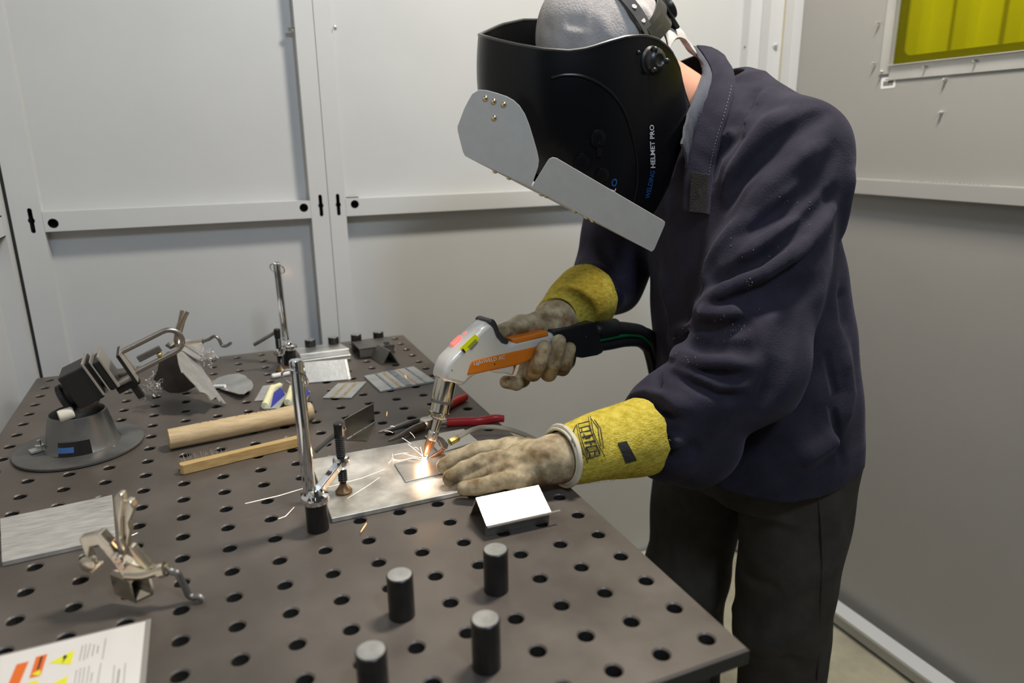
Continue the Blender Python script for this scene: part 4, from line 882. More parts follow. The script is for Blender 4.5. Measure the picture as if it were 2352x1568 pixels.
            fl = ~neg[E_[:,0], E_[:,1], E_[:,2]]; q[fl] = q[fl][:, ::-1]; Q.append(q)
        Q = np.concatenate(Q); Q = Q[(Q >= 0).all(1)]
        # two rounds of light smoothing
        for _ in range(rounds):
            S_ = np.zeros_like(V); c_ = np.zeros(len(V))
            for a, b in ((0,1),(1,2),(2,3),(3,0)):
                np.add.at(S_, Q[:,a], V[Q[:,b]]); np.add.at(S_, Q[:,b], V[Q[:,a]]); np.add.at(c_, Q[:,a], 1); np.add.at(c_, Q[:,b], 1)
            V = V*0.6 + 0.4*S_/np.maximum(c_, 1)[:,None]
        me = bpy.data.meshes.new(name); me.from_pydata(V.tolist(), [], Q.tolist()); me.update(); me.shade_smooth(); return me

# ================================================================== the welder
M_jacket = mat('navy_cotton_jacket', (0.0165, 0.0150, 0.0255), 0.85, 0, var=0.16, vscale=24, bump=0.35, bscale=420, spec=0.2, col2=(0.0245, 0.0222, 0.037))
M_jn = M_jacket.node_tree.nodes['Principled BSDF']; M_jn.inputs['Sheen Weight'].default_value = 0.10; M_jn.inputs['Sheen Roughness'].default_value = 0.5; M_jn.inputs['Sheen Tint'].default_value = (0.55, 0.52, 0.75, 1)
M_pants = mat('olive_grey_work_trousers', (0.045, 0.040, 0.033), 0.9, 0, bump=0.35, bscale=380, spec=0.2, vscale=18, col2=(0.062, 0.056, 0.047))
M_skin = mat('skin', (0.62, 0.30, 0.20), 0.5, 0, var=0.06, vscale=30)
M_skin.node_tree.nodes['Principled BSDF'].inputs['Subsurface Weight'].default_value = 0.1
M_cap = mat('grey_cotton_cap', (0.47, 0.44, 0.43), 0.9, 0, var=0.10, vscale=40, bump=0.4, bscale=300, spec=0.2)
M_leather = mat('soiled_cream_leather', (0.16, 0.100, 0.040), 0.75, 0, vscale=30, col2=(0.54, 0.445, 0.285), bump=0.3, bscale=160, detail=7)
M_leather.node_tree.nodes['Color Ramp'].color_ramp.elements[0].position = 0.38; M_leather.node_tree.nodes['Color Ramp'].color_ramp.elements[1].position = 0.66
M_cuff = mat('yellow_suede_cuff', (0.42, 0.32, 0.035), 0.95, 0, vscale=90, col2=(0.60, 0.49, 0.085), bump=0.9, bscale=260, spec=0.1, stretch=(1, 1, 2.2))
M_lining = mat('blue_grey_shirt', (0.07, 0.075, 0.095), 0.9, 0, bump=0.3, bscale=300, var=0.1, vscale=30)
M_button = mat('aged_brass_snap', (0.10, 0.065, 0.03), 0.4, 0.7)
M_fuzz = mat('burr_specks', (0.20, 0.19, 0.19), 0.9)

Sn = dep(1812, 378, 1.13); En = dep(1712, 850, 1.07); Wn = onz(1285, 1048, 0.944)
Sf = np.array([0.42, 0.795, 1.30]); Ef = np.array([0.345, 0.765, 1.085]); Wf = dep(1275, 738, 1.19)
NB = np.array([0.455, 0.615, 1.40]); HC = dep(1392, 140, 1.175)
TOR = [(0.775, 0.500, 0.495, 0.165, 0.200), (0.86, 0.500, 0.500, 0.166, 0.202), (0.98, 0.495, 0.515, 0.160, 0.196), (1.10, 0.487, 0.535, 0.152, 0.192),
       (1.20, 0.485, 0.565, 0.146, 0.190), (1.29, 0.485, 0.59, 0.138, 0.182), (1.36, 0.48, 0.605, 0.112, 0.150), (1.41, 0.47, 0.612, 0.080, 0.095), (1.44, 0.46, 0.615, 0.055, 0.06)]
welder = empty('person', (0.49, 0.50, 0), 'person in navy work jacket leaning over the table, welding with a handheld torch', 'person')

# jacket
fd = unit(dep(1466, 1003, 1.045) - Wn); fa = unit(En - Wn)
cuffN_a = Wn + fd*0.005; cuffN_b = Wn + fd*0.145
J = Field((0.02, 0.16, 0.74), (0.74, 0.98, 1.50), 0.0034)
J.loft(TOR, yaw=math.radians(-9), k=0.0, p=2.3)
J.cap(Sn + (0, 0.01, 0.010), NB + (0.035, -0.02, 0.006), 0.092, 0.066, 0.05); J.cap(Sf, NB + (0.02, 0.02, -0.01), 0.080, 0.062, 0.05)
J.ell((0.535, 0.60, 1.30), (0.095, 0.15, 0.10), k=0.05)
base_t = J.copy()
J.cap(Sn, Sn*0.45 + En*0.55, 0.092, 0.086, 0.035); J.cap(Sn*0.45 + En*0.55, En + (0.0, 0, 0.004), 0.088, 0.086, 0.02); SE = Wn + fd*0.205; J.cap(En + (0, 0, 0.004), SE + (0.006, 0, 0.010), 0.086, 0.074, 0.02); J.cap(SE + (0.05, 0, -0.022), SE + (0.014, 0, -0.014), 0.078, 0.070, 0.02); J.cap(SE, Wn + fd*0.12, 0.050, 0.040, 0.012)
fdf = unit(Ef - Wf)
J.cap(Sf, Ef, 0.085, 0.070, 0.03); J.cap(Ef, Wf + fdf*0.20, 0.070, 0.058, 0.02); J.cap(Wf + fdf*0.19, Wf + fdf*0.09, 0.044, 0.036, 0.01)
# neck opening
J.cap(NB + (0.03, 0, -0.02), NB + (-0.06, 0.0, 0.11), 0.056, 0.066, 0.012, cutout=True)
base = J.copy()
FO = [([(1898,262),(1851,282),(1795,321),(1738,369),(1696,417),(1668,473)], -0.012, 0.008), ([(1817,254),(1767,282),(1724,332),(1691,383),(1664,440)], 0.007, 0.009),
      ([(1738,212),(1719,245),(1682,304),(1640,360),(1628,420)], -0.013, 0.009), ([(1769,206),(1733,237),(1696,282),(1657,332)], 0.008, 0.008),
      ([(1921,341),(1879,417),(1823,467),(1766,501),(1712,540)], -0.008, 0.010), ([(1915,439),(1893,478),(1851,520)], -0.008, 0.008),
      ([(1880,330),(1820,380),(1762,430),(1715,485)], 0.006, 0.009),
      ([(1912,480),(1863,539),(1812,587),(1756,625),(1697,646),(1659,669),(1613,695)], 0.014, 0.008), ([(1880,478),(1840,530),(1790,575),(1740,606),(1684,633),(1640,650)], -0.014, 0.009),
      ([(1850,495),(1786,531),(1735,569),(1697,602)], 0.006, 0.009), ([(1722,495),(1684,528),(1654,564),(1631,602),(1623,633),(1625,664)], 0.007, 0.008),
      ([(1880,640),(1800,680),(1730,700),(1690,690)], -0.010, 0.012),
      ([(1602,702),(1623,722),(1671,725),(1705,710)], 0.012, 0.009), ([(1600,738),(1640,745),(1690,745),(1730,730)], -0.012, 0.008), ([(1541,773),(1569,756),(1595,743)], 0.010, 0.008),
      ([(1544,786),(1564,819),(1608,830),(1671,828),(1717,835)], 0.009, 0.009), ([(1575,790),(1630,800),(1690,805),(1730,800)], -0.010, 0.010),
      ([(1530,823),(1563,840),(1609,866),(1655,884),(1704,891)], 0.010, 0.007), ([(1560,862),(1609,884),(1655,900),(1700,908)], -0.007, 0.008),
      ([(1433,907),(1459,912),(1515,927),(1579,937)], 0.012, 0.010), ([(1460,935),(1505,950),(1560,960)], -0.010, 0.008),
      ([(1441,922),(1461,963),(1484,993),(1515,1014),(1560,1018)], 0.011, 0.008), ([(1480,960),(1510,985),(1560,996)], -0.008, 0.007), ([(1500,1045),(1560,1050),(1610,1020)], -0.008, 0.010),
      ([(1834,1062),(1897,1024),(1920,999)], 0.008, 0.012), ([(1900,820),(1918,904),(1910,935),(1930,1044)], -0.006, 0.004), ([(1940,800),(1950,900),(1930,980)], 0.006, 0.010),
      ([(1820,700),(1790,820),(1745,940)], -0.010, 0.010), ([(1480,600),(1490,720),(1510,860),(1540,980)], -0.004, 0.006), ([(1520,620),(1545,720),(1550,760)], 0.005, 0.010),
      ([(1380,560),(1400,600),(1430,640)], -0.008, 0.008), ([(1345,625),(1390,650),(1430,690)], 0.008, 0.008),
      ([(1955,380),(1940,470),(1925,560)], 0.006, 0.010), ([(1945,560),(1935,660),(1945,760)], -0.005, 0.009)]
J.folds_px([(p_, a_*2.5, s_) for p_, a_, s_ in FO], base)
J.steps_px([([(1912,500),(1866,556),(1814,604),(1758,640),(1700,662),(1660,684),(1616,708)], 0.012, 0.022), ([(1604,728),(1640,738),(1690,736),(1725,724)], 0.010, 0.016),
            ([(1546,800),(1568,832),(1612,844),(1671,842),(1720,850)], 0.009, 0.016), ([(1528,822),(1563,838),(1609,864),(1655,882),(1704,890)], -0.009, 0.014),
            ([(1445,936),(1462,975),(1486,1006),(1518,1026),(1562,1030)], 0.009, 0.016), ([(1900,272),(1851,292),(1797,331),(1742,378),(1700,426)], 0.007, 0.014),
            ([(1720,250),(1684,310),(1646,368)], 0.007, 0.012), ([(1860,420),(1800,470),(1745,512),(1705,545)], 0.007, 0.016), ([(1836,1074),(1897,1036),(1925,1010)], 0.006, 0.016)], base)
# irregular hem and small cloth waves
X, Y, Z = J.ax[0][:,None,None], J.ax[1][None,:,None], J.ax[2][None,None,:]
J.F += (0.0022*np.sin(38*X + 21*Z + 3*np.sin(17*Y)) * np.sin(29*Y - 33*Z + 2*np.sin(23*X))).astype(np.float32)
hemz = 0.790 + 0.030*np.clip((X - 0.46)/0.18, 0, 1) + 0.012*np.sin(9*(X+Y))
J.F = np.maximum(J.F, (hemz - Z).astype(np.float32))
for (W0, d0) in ((Wn, fd), (Wf, fdf)):        # cloth inside a gauntlet stays inside it
    sl, (gx, gy, gz) = J.win(W0 - 0.10, W0 + d0*0.15 + 0.10)
    s_ = (gx-W0[0])*d0[0] + (gy-W0[1])*d0[1] + (gz-W0[2])*d0[2]; rad = np.sqrt(np.maximum((gx-W0[0])**2 + (gy-W0[1])**2 + (gz-W0[2])**2 - s_**2, 0))
    J.F[sl] = np.maximum(J.F[sl], np.where(rad < 0.11, np.minimum(0.158 - s_, rad - 0.042), -1).astype(np.float32))
jk = link('jacket', J.mesh('jacket', 1), M_jacket, welder, label='faded navy cotton work jacket')

# ---- collar: folded strip from the nape down the near lapel
def surf_pt(px, py, dflt=None, out=0.0):
    p = J.hit(px, py)
    if p is None: p = dep(px, py, dflt)
    return p - unit(ray(px, py))*out
cl_o = [(1662,128,1.235),(1688,178,1.165),(1676,250,1.115),(1652,330,1.09),(1638,400,1.085),(1628,492,1.085)]
cl_i = [(1600,106,1.25),(1636,168,1.19),(1618,240,1.13),(1592,310,1.10),(1574,390,1.09),(1570,486,1.085)]
def ribbon(name, A_, B_, th, m, parent, n=6, wav=0.0):
    a = smooth_path(A_, n); b = smooth_path(B_, n); q = MB(); v = []; f = []; K = len(a); W = 5
    for side in (0, 1):
        for i in range(K):
            t_ = unit(a[min(i+1,K-1)] - a[max(i-1,0)]); nrm = unit(np.cross(t_, b[i]-a[i])); 
            if np.dot(nrm, CC - a[i]) < 0: nrm = -nrm
            for j in range(W):
                s_ = j/(W-1); p = a[i]*(1-s_) + b[i]*s_ + nrm*(th*(0.5-side) + 0.004*math.sin(math.pi*s_) + wav*math.sin(i*1.9 + j)); v.append(p)
    for side in (0, 1):
        o_ = side*K*W
        for i in range(K-1):
            for j in range(W-1):
                q_ = (o_+i*W+j, o_+i*W+j+1, o_+(i+1)*W+j+1, o_+(i+1)*W+j); f.append(q_ if side else q_[::-1])
    o_ = K*W
    for i in range(K-1):
        f.append((i*W, (i+1)*W, o_+(i+1)*W, o_+i*W)); f.append((i*W+W-1, o_+i*W+W-1, o_+(i+1)*W+W-1, (i+1)*W+W-1))
    for j in range(W-1):
        f.append((j, o_+j, o_+j+1, j+1)); f.append(((K-1)*W+j, (K-1)*W+j+1, o_+(K-1)*W+j+1, o_+(K-1)*W+j))
    q.add(v, f); o = q.build(name, m, parent, smooth=True)
    bm = bmesh.new(); bm.from_mesh(o.data); bmesh.ops.recalc_face_normals(bm, faces=bm.faces); bm.to_mesh(o.data); bm.free()
    return o
E_ = [dep(x, y, d) for x, y, d in cl_o]; I_ = [dep(x, y, d) for x, y, d in cl_i]
for i in range(len(E_)):
    p = J.hit(cl_o[i][0], cl_o[i][1])
    if p is not None: E_[i] = p - unit(ray(cl_o[i][0], cl_o[i][1]))*0.006
    p = J.hit(cl_i[i][0], cl_i[i][1])
    if i >= 2 and p is not None: 
        I_[i] = p - unit(ray(cl_i[i][0], cl_i[i][1]))*0.012
    # keep the strip from bridging large depth jumps
    if np.linalg.norm(I_[i]-E_[i]) > 0.09:
        dd = np.linalg.norm(E_[i]-CC); rI = ray(cl_i[i][0], cl_i[i][1]); I_[i] = CC + rI*(dd/np.linalg.norm(rI))
collar = ribbon('collar', E_, I_, 0.005, M_jacket, jk, wav=0.0006)
# far half of the collar behind the neck
far_o = [dep(1662,128,1.235), np.array([0.49, 0.665, 1.445]), np.array([0.44, 0.700, 1.42]), np.array([0.37, 0.705, 1.37])]
far_i = [dep(1600,106,1.25), np.array([0.46, 0.662, 1.500]), np.array([0.41, 0.690, 1.475]), np.array([0.345, 0.690, 1.42])]
ribbon('collar', far_o, far_i, 0.005, M_jacket, jk)
# shirt collar lining inside
L_o = [p*0.5 + q_*0.5 for p, q_ in zip(E_, I_)][:5]
L_i = [dep(x, y, d) for x, y, d in ((1590,112,1.262),(1614,160,1.215),(1596,215,1.165),(1578,270,1.135),(1566,330,1.12))]
ribbon('shirt_collar', [I_[0], I_[1], I_[2], I_[3], I_[4]], L_i, 0.004, M_lining, jk, wav=0.001)
# hook patch on the collar tab
M_velcro = mat('black_hook_patch', (0.008, 0.0075, 0.007), 0.95, 0, bump=0.8, bscale=500)
pa = [I_[4]*0.80+E_[4]*0.20, I_[4]*0.12+E_[4]*0.88, I_[5]*0.12+E_[5]*0.88, I_[5]*0.80+E_[5]*0.20]
nn = unit(CC - pa[0]); pc = sum(pa)/4; pa = [p*0.96 + pc*0.04 + nn*0.0135 for p in pa]; q = MB(); q.poly3(pa, nn, -0.004); q.build('hook_patch', M_velcro, jk, bevel=0.001)
# stitched thread line along collar edge
M_thread = mat('pale_thread', (0.16, 0.15, 0.20), 0.9)
sp = smooth_path([e*0.86 + i_*0.14 for e, i_ in zip(E_, I_)], 40); q = MB()
for k in range(0, len(sp)-2, 4):
    nrm = unit(CC - sp[k]); q.tube([sp[k] + nrm*0.0062, sp[k+2] + nrm*0.0062], 0.0006, 4)
q.build('stitching', M_thread, jk)
# snaps
for (x, y) in ((1490, 693), (1473, 838)):
    p = J.hit(x, y)
    if p is not None:
        q = MB(); q.lathe(p + unit(CC-p)*0.0005, unit(unit(CC-p) + np.array([-0.8, 0, 0])), [(0.006, -0.002), (0.006, 0.001), (0.0045, 0.0022), (0.002, 0.0016)], 14); q.build('snap', M_button, jk, smooth=True)
# burrs on the sleeve
q = MB()
for (x, y, n_, sx, sy) in ((1720,650,14,10,12), (1695,752,16,28,14), (1580,760,16,22,16), (1660,735,8,30,10), (1790,470,8,60,50), (1755,600,8,60,60), (1690,760,10,40,30), (1600,830,8,60,20), (1545,775,6,6,10), (1860,520,6,40,60), (1680,530,6,20,40)):
    for k in range(n_):
        p = J.hit(x + random.gauss(0, sx*0.6), y + random.gauss(0, sy*0.6))
        if p is not None: q.sphere(p - unit(ray(x, y))*0.0004, random.uniform(0.0004, 0.0010), 5, 4)
tag(q.build('burrs', M_fuzz, jk), kind='stuff')

# trousers
P_ = Field((0.24, 0.22, 0.03), (0.76, 0.80, 0.97), 0.0055)
hN = np.array([0.525, 0.405, 0.82]); kN = np.array([0.520, 0.400, 0.47]); aN = np.array([0.545, 0.39, 0.075])
hF = np.array([0.485, 0.600, 0.82]); kF = np.array([0.455, 0.605, 0.48]); aF = np.array([0.475, 0.615, 0.075])
P_.loft([(0.74, 0.500, 0.50, 0.120, 0.160), (0.84, 0.496, 0.50, 0.128, 0.168), (0.95, 0.495, 0.505, 0.120, 0.160)], yaw=math.radians(-9), k=0.0, p=2.4)
for (h_, k_, a_) in ((hN, kN, aN), (hF, kF, aF)):
    P_.cap(h_, k_, 0.102, 0.084, 0.03); P_.cap(k_, a_, 0.084, 0.074, 0.02)
PB = P_.copy()
P_.folds_px([([(1880,1140),(1890,1260),(1885,1400),(1880,1560)], 0.003, 0.004), ([(1850,1330),(1790,1400),(1740,1470)], 0.007, 0.010), ([(1840,1430),(1780,1490),(1730,1540)], 0.007, 0.010),
             ([(1920,1150),(1935,1250),(1910,1330)], 0.005, 0.010), ([(1700,1300),(1750,1340),(1800,1350)], -0.005, 0.010), ([(1540,1200),(1560,1300),(1580,1400)], 0.005, 0.010),
             ([(1720,1510),(1800,1515),(1860,1525)], -0.007, 0.008), ([(1570,1440),(1620,1450),(1680,1430)], -0.008, 0.009), ([(1690,1390),(1640,1400),(1600,1380)], 0.006, 0.009)], PB)
X, Y, Z = P_.ax[0][:,None,None], P_.ax[1][None,:,None], P_.ax[2][None,None,:]
P_.F += (0.0030*np.sin(24*X - 31*Z + 2*np.sin(19*Y)) * np.sin(33*Y + 14*Z)).astype(np.float32)
P_.F = np.maximum(P_.F, (0.05 - Z).astype(np.float32))
tr = link('trousers', P_.mesh('trousers'), M_pants, welder, label='dark olive grey work trousers')
# pocket flap and side seam on the trousers
ss = [PB.hit(x, y) for x, y in ((1878,1130),(1886,1200),(1889,1300),(1884,1420),(1878,1560))]; ss = [p for p in ss if p is not None]
q = MB(); q.tube([p - unit(ray(1880,1300))*0.003 for p in smooth_path(ss, 6)], 0.0022, 6); q.build('side_seam', M_pants, tr, smooth=True)
# boots
M_boot = mat('black_work_boot', (0.02, 0.018, 0.016), 0.5, 0, bump=0.2, bscale=80)
for a_ in (aN, aF):
    B_ = Field((a_[0]-0.26, a_[1]-0.08, -0.005), (a_[0]+0.10, a_[1]+0.08, 0.16), 0.005)
    B_.cap(a_ + (0.0, 0, 0.04), a_ + (0.005, 0, -0.02), 0.052, 0.050, 0.01); B_.cap(a_ + (0.02, 0, -0.035), a_ + (-0.15, -0.01, -0.035), 0.042, 0.044, 0.03); B_.ell(a_ + (-0.15,-0.01,-0.03), (0.06, 0.05, 0.042), k=0.02)
    B_.F = np.maximum(B_.F, (0.002 - B_.ax[2])[None,None,:].astype(np.float32)); link('boot', B_.mesh('boot'), M_boot, welder, label='black work boot')

# ---- body under the clothes: one continuous figure
fwd = unit((-0.80, -0.16, -0.58)); side = unit(np.cross(fwd, (0, 0, 1))); 
if side[1] > 0: side = -side
upv = unit(np.cross(side, fwd)); upv = upv if upv[2] > 0 else -upv
RH = np.array([fwd, side, upv]).T
Bd = Field((-0.16, 0.20, 0.0), (0.72, 0.98, 1.66), 0.0065)
Bd.loft([(0.80, 0.505, 0.50, 0.105, 0.150), (0.95, 0.50, 0.51, 0.105, 0.145), (1.10, 0.49, 0.535, 0.105, 0.150), (1.25, 0.49, 0.575, 0.105, 0.150), (1.34, 0.48, 0.60, 0.08, 0.11), (1.38, 0.47, 0.61, 0.06, 0.07)], yaw=math.radians(-9), k=0.0)
for (S_, E2, W2) in ((Sn, En - (0.02, 0, 0.01), Wn), (Sf, Ef, Wf)):
    Bd.cap(S_, NB - (0,0,0.05), 0.055, 0.05, 0.04); Bd.cap(S_, E2, 0.052, 0.040, 0.02); Bd.cap(E2, W2 + ((fd if W2 is Wn else fdf)*0.19), 0.036, 0.026, 0.02); Bd.cap(W2 + ((fd if W2 is Wn else fdf)*0.19), W2, 0.026, 0.024, 0.02)
for (h_, k_, a_) in ((hN, kN, aN), (hF, kF, aF)): Bd.cap(h_, k_, 0.078, 0.055, 0.03); Bd.cap(k_, a_, 0.050, 0.035, 0.02)
Bd.cap(NB + (0.02, 0, -0.04), HC + RH @ np.array([-0.045, 0, -0.06]), 0.064, 0.058, 0.03)
Bd.ell(HC, (0.098, 0.078, 0.112), RH, k=0.02); Bd.ell(HC + RH @ np.array([0.035, 0, -0.065]), (0.062, 0.058, 0.062), RH, k=0.03)
Bd.cap(HC + RH @ np.array([0.098, 0, 0.005]), HC + RH @ np.array([0.118, 0, -0.028]), 0.009, 0.014, 0.012)
for s_ in (-1, 1):
    Bd.ell(HC + RH @ np.array([-0.008, s_*0.081, -0.015]), (0.018, 0.008, 0.032), RH, k=0.008); Bd.ell(HC + RH @ np.array([0.090, s_*0.032, 0.008]), (0.014, 0.016, 0.009), RH, k=0.006, cutout=True); Bd.ell(HC + RH @ np.array([0.084, s_*0.032, 0.008]), (0.012, 0.012, 0.010), RH, k=0.003)
Bd.cap(HC + RH @ np.array([0.094, -0.02, -0.062]), HC + RH @ np.array([0.094, 0.02, -0.062]), 0.006, 0.006, 0.004, cutout=True)
# hands of the body end inside the gloves
hx = unit(Wn - En); Bd.cap(Wn, Wn + np.array([-0.07, 0.03, -0.012]), 0.024, 0.016, 0.015)
hy = unit(Wf - Ef); Bd.cap(Wf, Wf + np.array([-0.05, -0.02, -0.05]), 0.022, 0.012, 0.015)
link('body', Bd.mesh('body'), M_skin, welder, label='bare neck between helmet and collar')

# ---- cap
Cp = Field(HC - 0.16, HC + 0.16, 0.0042)
Cp.ell(HC + RH @ np.array([-0.004, 0, 0.022]), (0.114, 0.092, 0.124), RH, k=0.0)
PX = [RH[0,i]*(Cp.ax[0][:,None,None]-HC[0]) + RH[1,i]*(Cp.ax[1][None,:,None]-HC[1]) + RH[2,i]*(Cp.ax[2][None,None,:]-HC[2]) for i in range(3)]
Cp.F = np.maximum(Cp.F, (0.012 - PX[2] - 0.25*PX[0]*(PX[0] < 0)).astype(np.float32))
Cp.F += (0.0018*np.sin(60*PX[0]+40*PX[2]) * np.sin(70*PX[1]-30*PX[2])).astype(np.float32)
CB = Cp.copy()
Cp.folds_px([([(1352,0),(1350,50),(1348,100)], 0.002, 0.003), ([(1300,50),(1345,58)], -0.004, 0.006), ([(1290,70),(1345,80)], 0.003, 0.006), ([(1360,20),(1390,60),(1400,95)], 0.003, 0.008), ([(1250,60),(1270,75)], -0.004, 0.006), ([(1440,30),(1480,60)], -0.004, 0.006), ([(1470,10),(1500,50)], 0.004, 0.006)], CB)
cap_o = link('cap', Cp.mesh('cap'), M_cap, welder, label='grey cotton welding cap')
# brim at the nape
q = MB(); v = []; f = []
bc = dep(1572, 108, 1.215)
br = smooth_path([dep(1535,118,1.14), dep(1552,90,1.17), dep(1572,92,1.20), dep(1590,116,1.225), dep(1603,130,1.245)], 6)
br2 = smooth_path([dep(1520,70,1.17), dep(1535,55,1.20), dep(1548,58,1.23), dep(1562,80,1.25), dep(1570,96,1.26)], 6)
ribbon('brim', br, br2, 0.004, M_cap, cap_o)

# ================================================================== gloves
def glove(name, label, fld, cuffpts, logo=False): pass
# near (flat) hand
def hz(x, y, z): return onz(x, y, z)
G = Field((-0.16, 0.26, 0.895), (0.08, 0.52, 1.00), 0.0020)
fing = [[(1176,1022,0.944),(1100,1032,0.938),(1052,1050,0.930),(1020,1070,0.920)], [(1178,1045,0.947),(1110,1060,0.940),(1066,1078,0.930),(1034,1098,0.920)],
        [(1182,1066,0.941),(1128,1083,0.930),(1092,1096,0.922),(1070,1102,0.918)], [(1190,1088,0.934),(1140,1106,0.926),(1098,1118,0.920),(1068,1122,0.917)]]
fr = [[0.0140,0.0122,0.0114,0.0108], [0.0142,0.0124,0.0116,0.0108], [0.0130,0.0108,0.0098,0.0090], [0.0132,0.0116,0.0110,0.0106]]
knN = []
for F_, r_ in zip(fing, fr):
    pts = [hz(*p) for p in F_]; pts[0] = pts[0] + np.array([0,0,-0.004])
    tmp = Field.__new__(Field); G.chain(pts, r_, k=0.0012); knN.append(pts[0])
for kp in knN: G.cap(kp + np.array([0,0,-0.002]), Wn + (0.0, 0, -0.004), 0.0165, 0.025, 0.007)
G.cap(hz(1172,1036,0.938), hz(1182,1080,0.931), 0.013, 0.013, 0.010)
G.cap(Wn + (-0.02, 0, -0.002), Wn + fd*0.03, 0.030, 0.036, 0.015)
th = [Wn + (-0.025, 0.012, -0.010), hz(1212,1030,0.926), hz(1182,1026,0.922), hz(1160,1028,0.920)]; G.chain(th, [0.020, 0.015, 0.013, 0.0115], k=0.005)
GB = G.copy()
G.folds_px([([(1140,1010),(1170,1030),(1200,1035)], -0.003, 0.004), ([(1150,1050),(1185,1056),(1210,1065)], -0.004, 0.004), ([(1160,1075),(1195,1080),(1225,1090)], -0.003, 0.004), ([(1235,1000),(1250,1040),(1262,1090)], -0.003, 0.004),
            ([(1100,1060),(1120,1050)], -0.002, 0.003), ([(1080,1080),(1100,1070)], -0.002, 0.003), ([(1230,1080),(1255,1095)], -0.003, 0.004)], GB)
X, Y, Z = G.ax[0][:,None,None], G.ax[1][None,:,None], G.ax[2][None,None,:]
G.F += (0.0007*np.sin(150*X + 90*Z) * np.sin(170*Y - 60*X)).astype(np.float32)
G.F = np.maximum(G.F, np.maximum(BTOP + 0.0024 - Z, np.where((X > -0.035), TT + 0.0008 - Z, -1)).astype(np.float32))
gl = link('glove', G.mesh('glove'), M_leather, welder, label='soiled cream leather glove with yellow cuff, resting flat on the plate')
def gauntlet(a, b, ra, rb, R, name, parent, flat=1.0, n=40, m=22, rag=0.0016):
    """open sleeve with wall thickness and a ragged end"""
    ax = unit(b-a); L = np.linalg.norm(b-a); v = []; f = []
    X_ = R[:,0]; Y_ = R[:,1]
    for wall in (0, 1):
        for i in range(m):
            t = i/(m-1)
            for k in range(n):
                an = 2*math.pi*k/n; rr = ra + (rb-ra)*(t**0.9) + 0.0012*math.sin(7*t + 3*an) - 0.0030*wall
                zz = t*L + (0.0022*math.sin(9*an) + 0.0016*random.uniform(-1,1))*(t > 0.97)
                v.append(a + ax*zz + X_*math.cos(an)*rr + Y_*math.sin(an)*rr*flat)
    for wall in (0, 1):
        o_ = wall*n*m
        for i in range(m-1):
            for k in range(n):
                q_ = (o_+i*n+k, o_+i*n+(k+1)%n, o_+(i+1)*n+(k+1)%n, o_+(i+1)*n+k); f.append(q_ if wall == 0 else q_[::-1])
    for k in range(n): k2 = (k+1)%n; f.append(((m-1)*n+k, (m-1)*n+k2, n*m+(m-1)*n+k2, n*m+(m-1)*n+k)); f.append((k2, k, n*m+k, n*m+k2))
    q = MB(); q.add(v, f); return q.build(name, M_cuff, parent, smooth=True)
def fuzz(a, b, ra, rb, R, parent, n=2600, flat=1.0, ln=0.0032):
    q = MB(); ax = unit(b-a); L = np.linalg.norm(b-a)
    for _ in range(n):
        t = random.random(); an = random.uniform(0, 2*math.pi); rr = ra + (rb-ra)*(t**0.9) + 0.0002; d_ = R[:,0]*math.cos(an) + R[:,1]*math.sin(an)*flat
        p = a + ax*(t*L) + d_*rr; dr = unit(d_*0.7 - ax*random.uniform(-0.2, 1.0) + np.array([random.uniform(-.5,.5), random.uniform(-.5,.5), -0.5])); tp = p + dr*ln*random.uniform(0.4, 1.1); s_ = unit(np.cross(dr, d_) + 1e-6)*0.00022
        b0 = len(q.v); q.v.extend([tuple(p - s_), tuple(p + s_), tuple(tp)]); q.f.append((b0, b0+1, b0+2))
    return tag(q.build('suede_nap', M_cuff, parent), kind='stuff')
RN = frame(fd, (0, 0, 1)); cn_a = Wn + fd*0.006; cn_b = Wn + fd*0.152
cuff = gauntlet(cn_a, cn_b, 0.0395, 0.0575, RN, 'cuff', gl); fuzz(cn_a, cn_b, 0.0395, 0.0575, RN, gl)
# piping where hand meets cuff
ring = [cn_a + RN[:,0]*math.cos(a_)*0.0405 + RN[:,1]*math.sin(a_)*0.0405 - fd*(0.001 + 0.003*math.sin(a_)) for a_ in np.linspace(0, 2*math.pi, 33)]
M_pip = mat('cream_leather_piping', (0.62, 0.57, 0.45), 0.6, 0, var=0.08, vscale=40)
q = MB(); q.tube(ring, 0.0036, 8, cap=False); q.build('piping', M_pip, gl, smooth=True)
ring = [cn_a - fd*0.006 + RN[:,0]*math.cos(a_)*0.0375 + RN[:,1]*math.sin(a_)*0.0375 for a_ in np.linspace(0, 2*math.pi, 33)]
q = MB(); q.tube(ring, 0.0022, 8, cap=False); q.build('piping', M_pip, gl, smooth=True)
# printed emblem and size block, laid on the cuff surface
def cuff_hit(px, py, lift=0.0012):
    d = ray(px, py); d = d/np.linalg.norm(d); t = 0.7
    while t < 1.6:
        p = CC + d*t; rel = p - cn_a; s_ = float(np.dot(rel, fd)); rad = np.linalg.norm(rel - fd*s_); u = np.clip(s_/0.146, 0, 1)
        if rad < 0.0395 + 0.018*(u**0.9) + lift: return p
        t += 0.0006
    return None
def mark(name, segs, w):
    q = MB()
    for seg_ in segs:
        pts = []
        for i in range(len(seg_)-1):
            for t in np.linspace(0, 1, 5)[:-1 if i < len(seg_)-2 else None]:
                p = cuff_hit(seg_[i][0]*(1-t) + seg_[i+1][0]*t, seg_[i][1]*(1-t) + seg_[i+1][1]*t)
                if p is not None: pts.append(p)
        if len(pts) > 1: q.tube(pts, w, 5)
    return q.build(name, M_ink, gl)
S0 = 260/1941.0
def cp(L_): return [[(1260 + x*S0, 910 + y*S0) for x, y in s_] for s_ in L_]
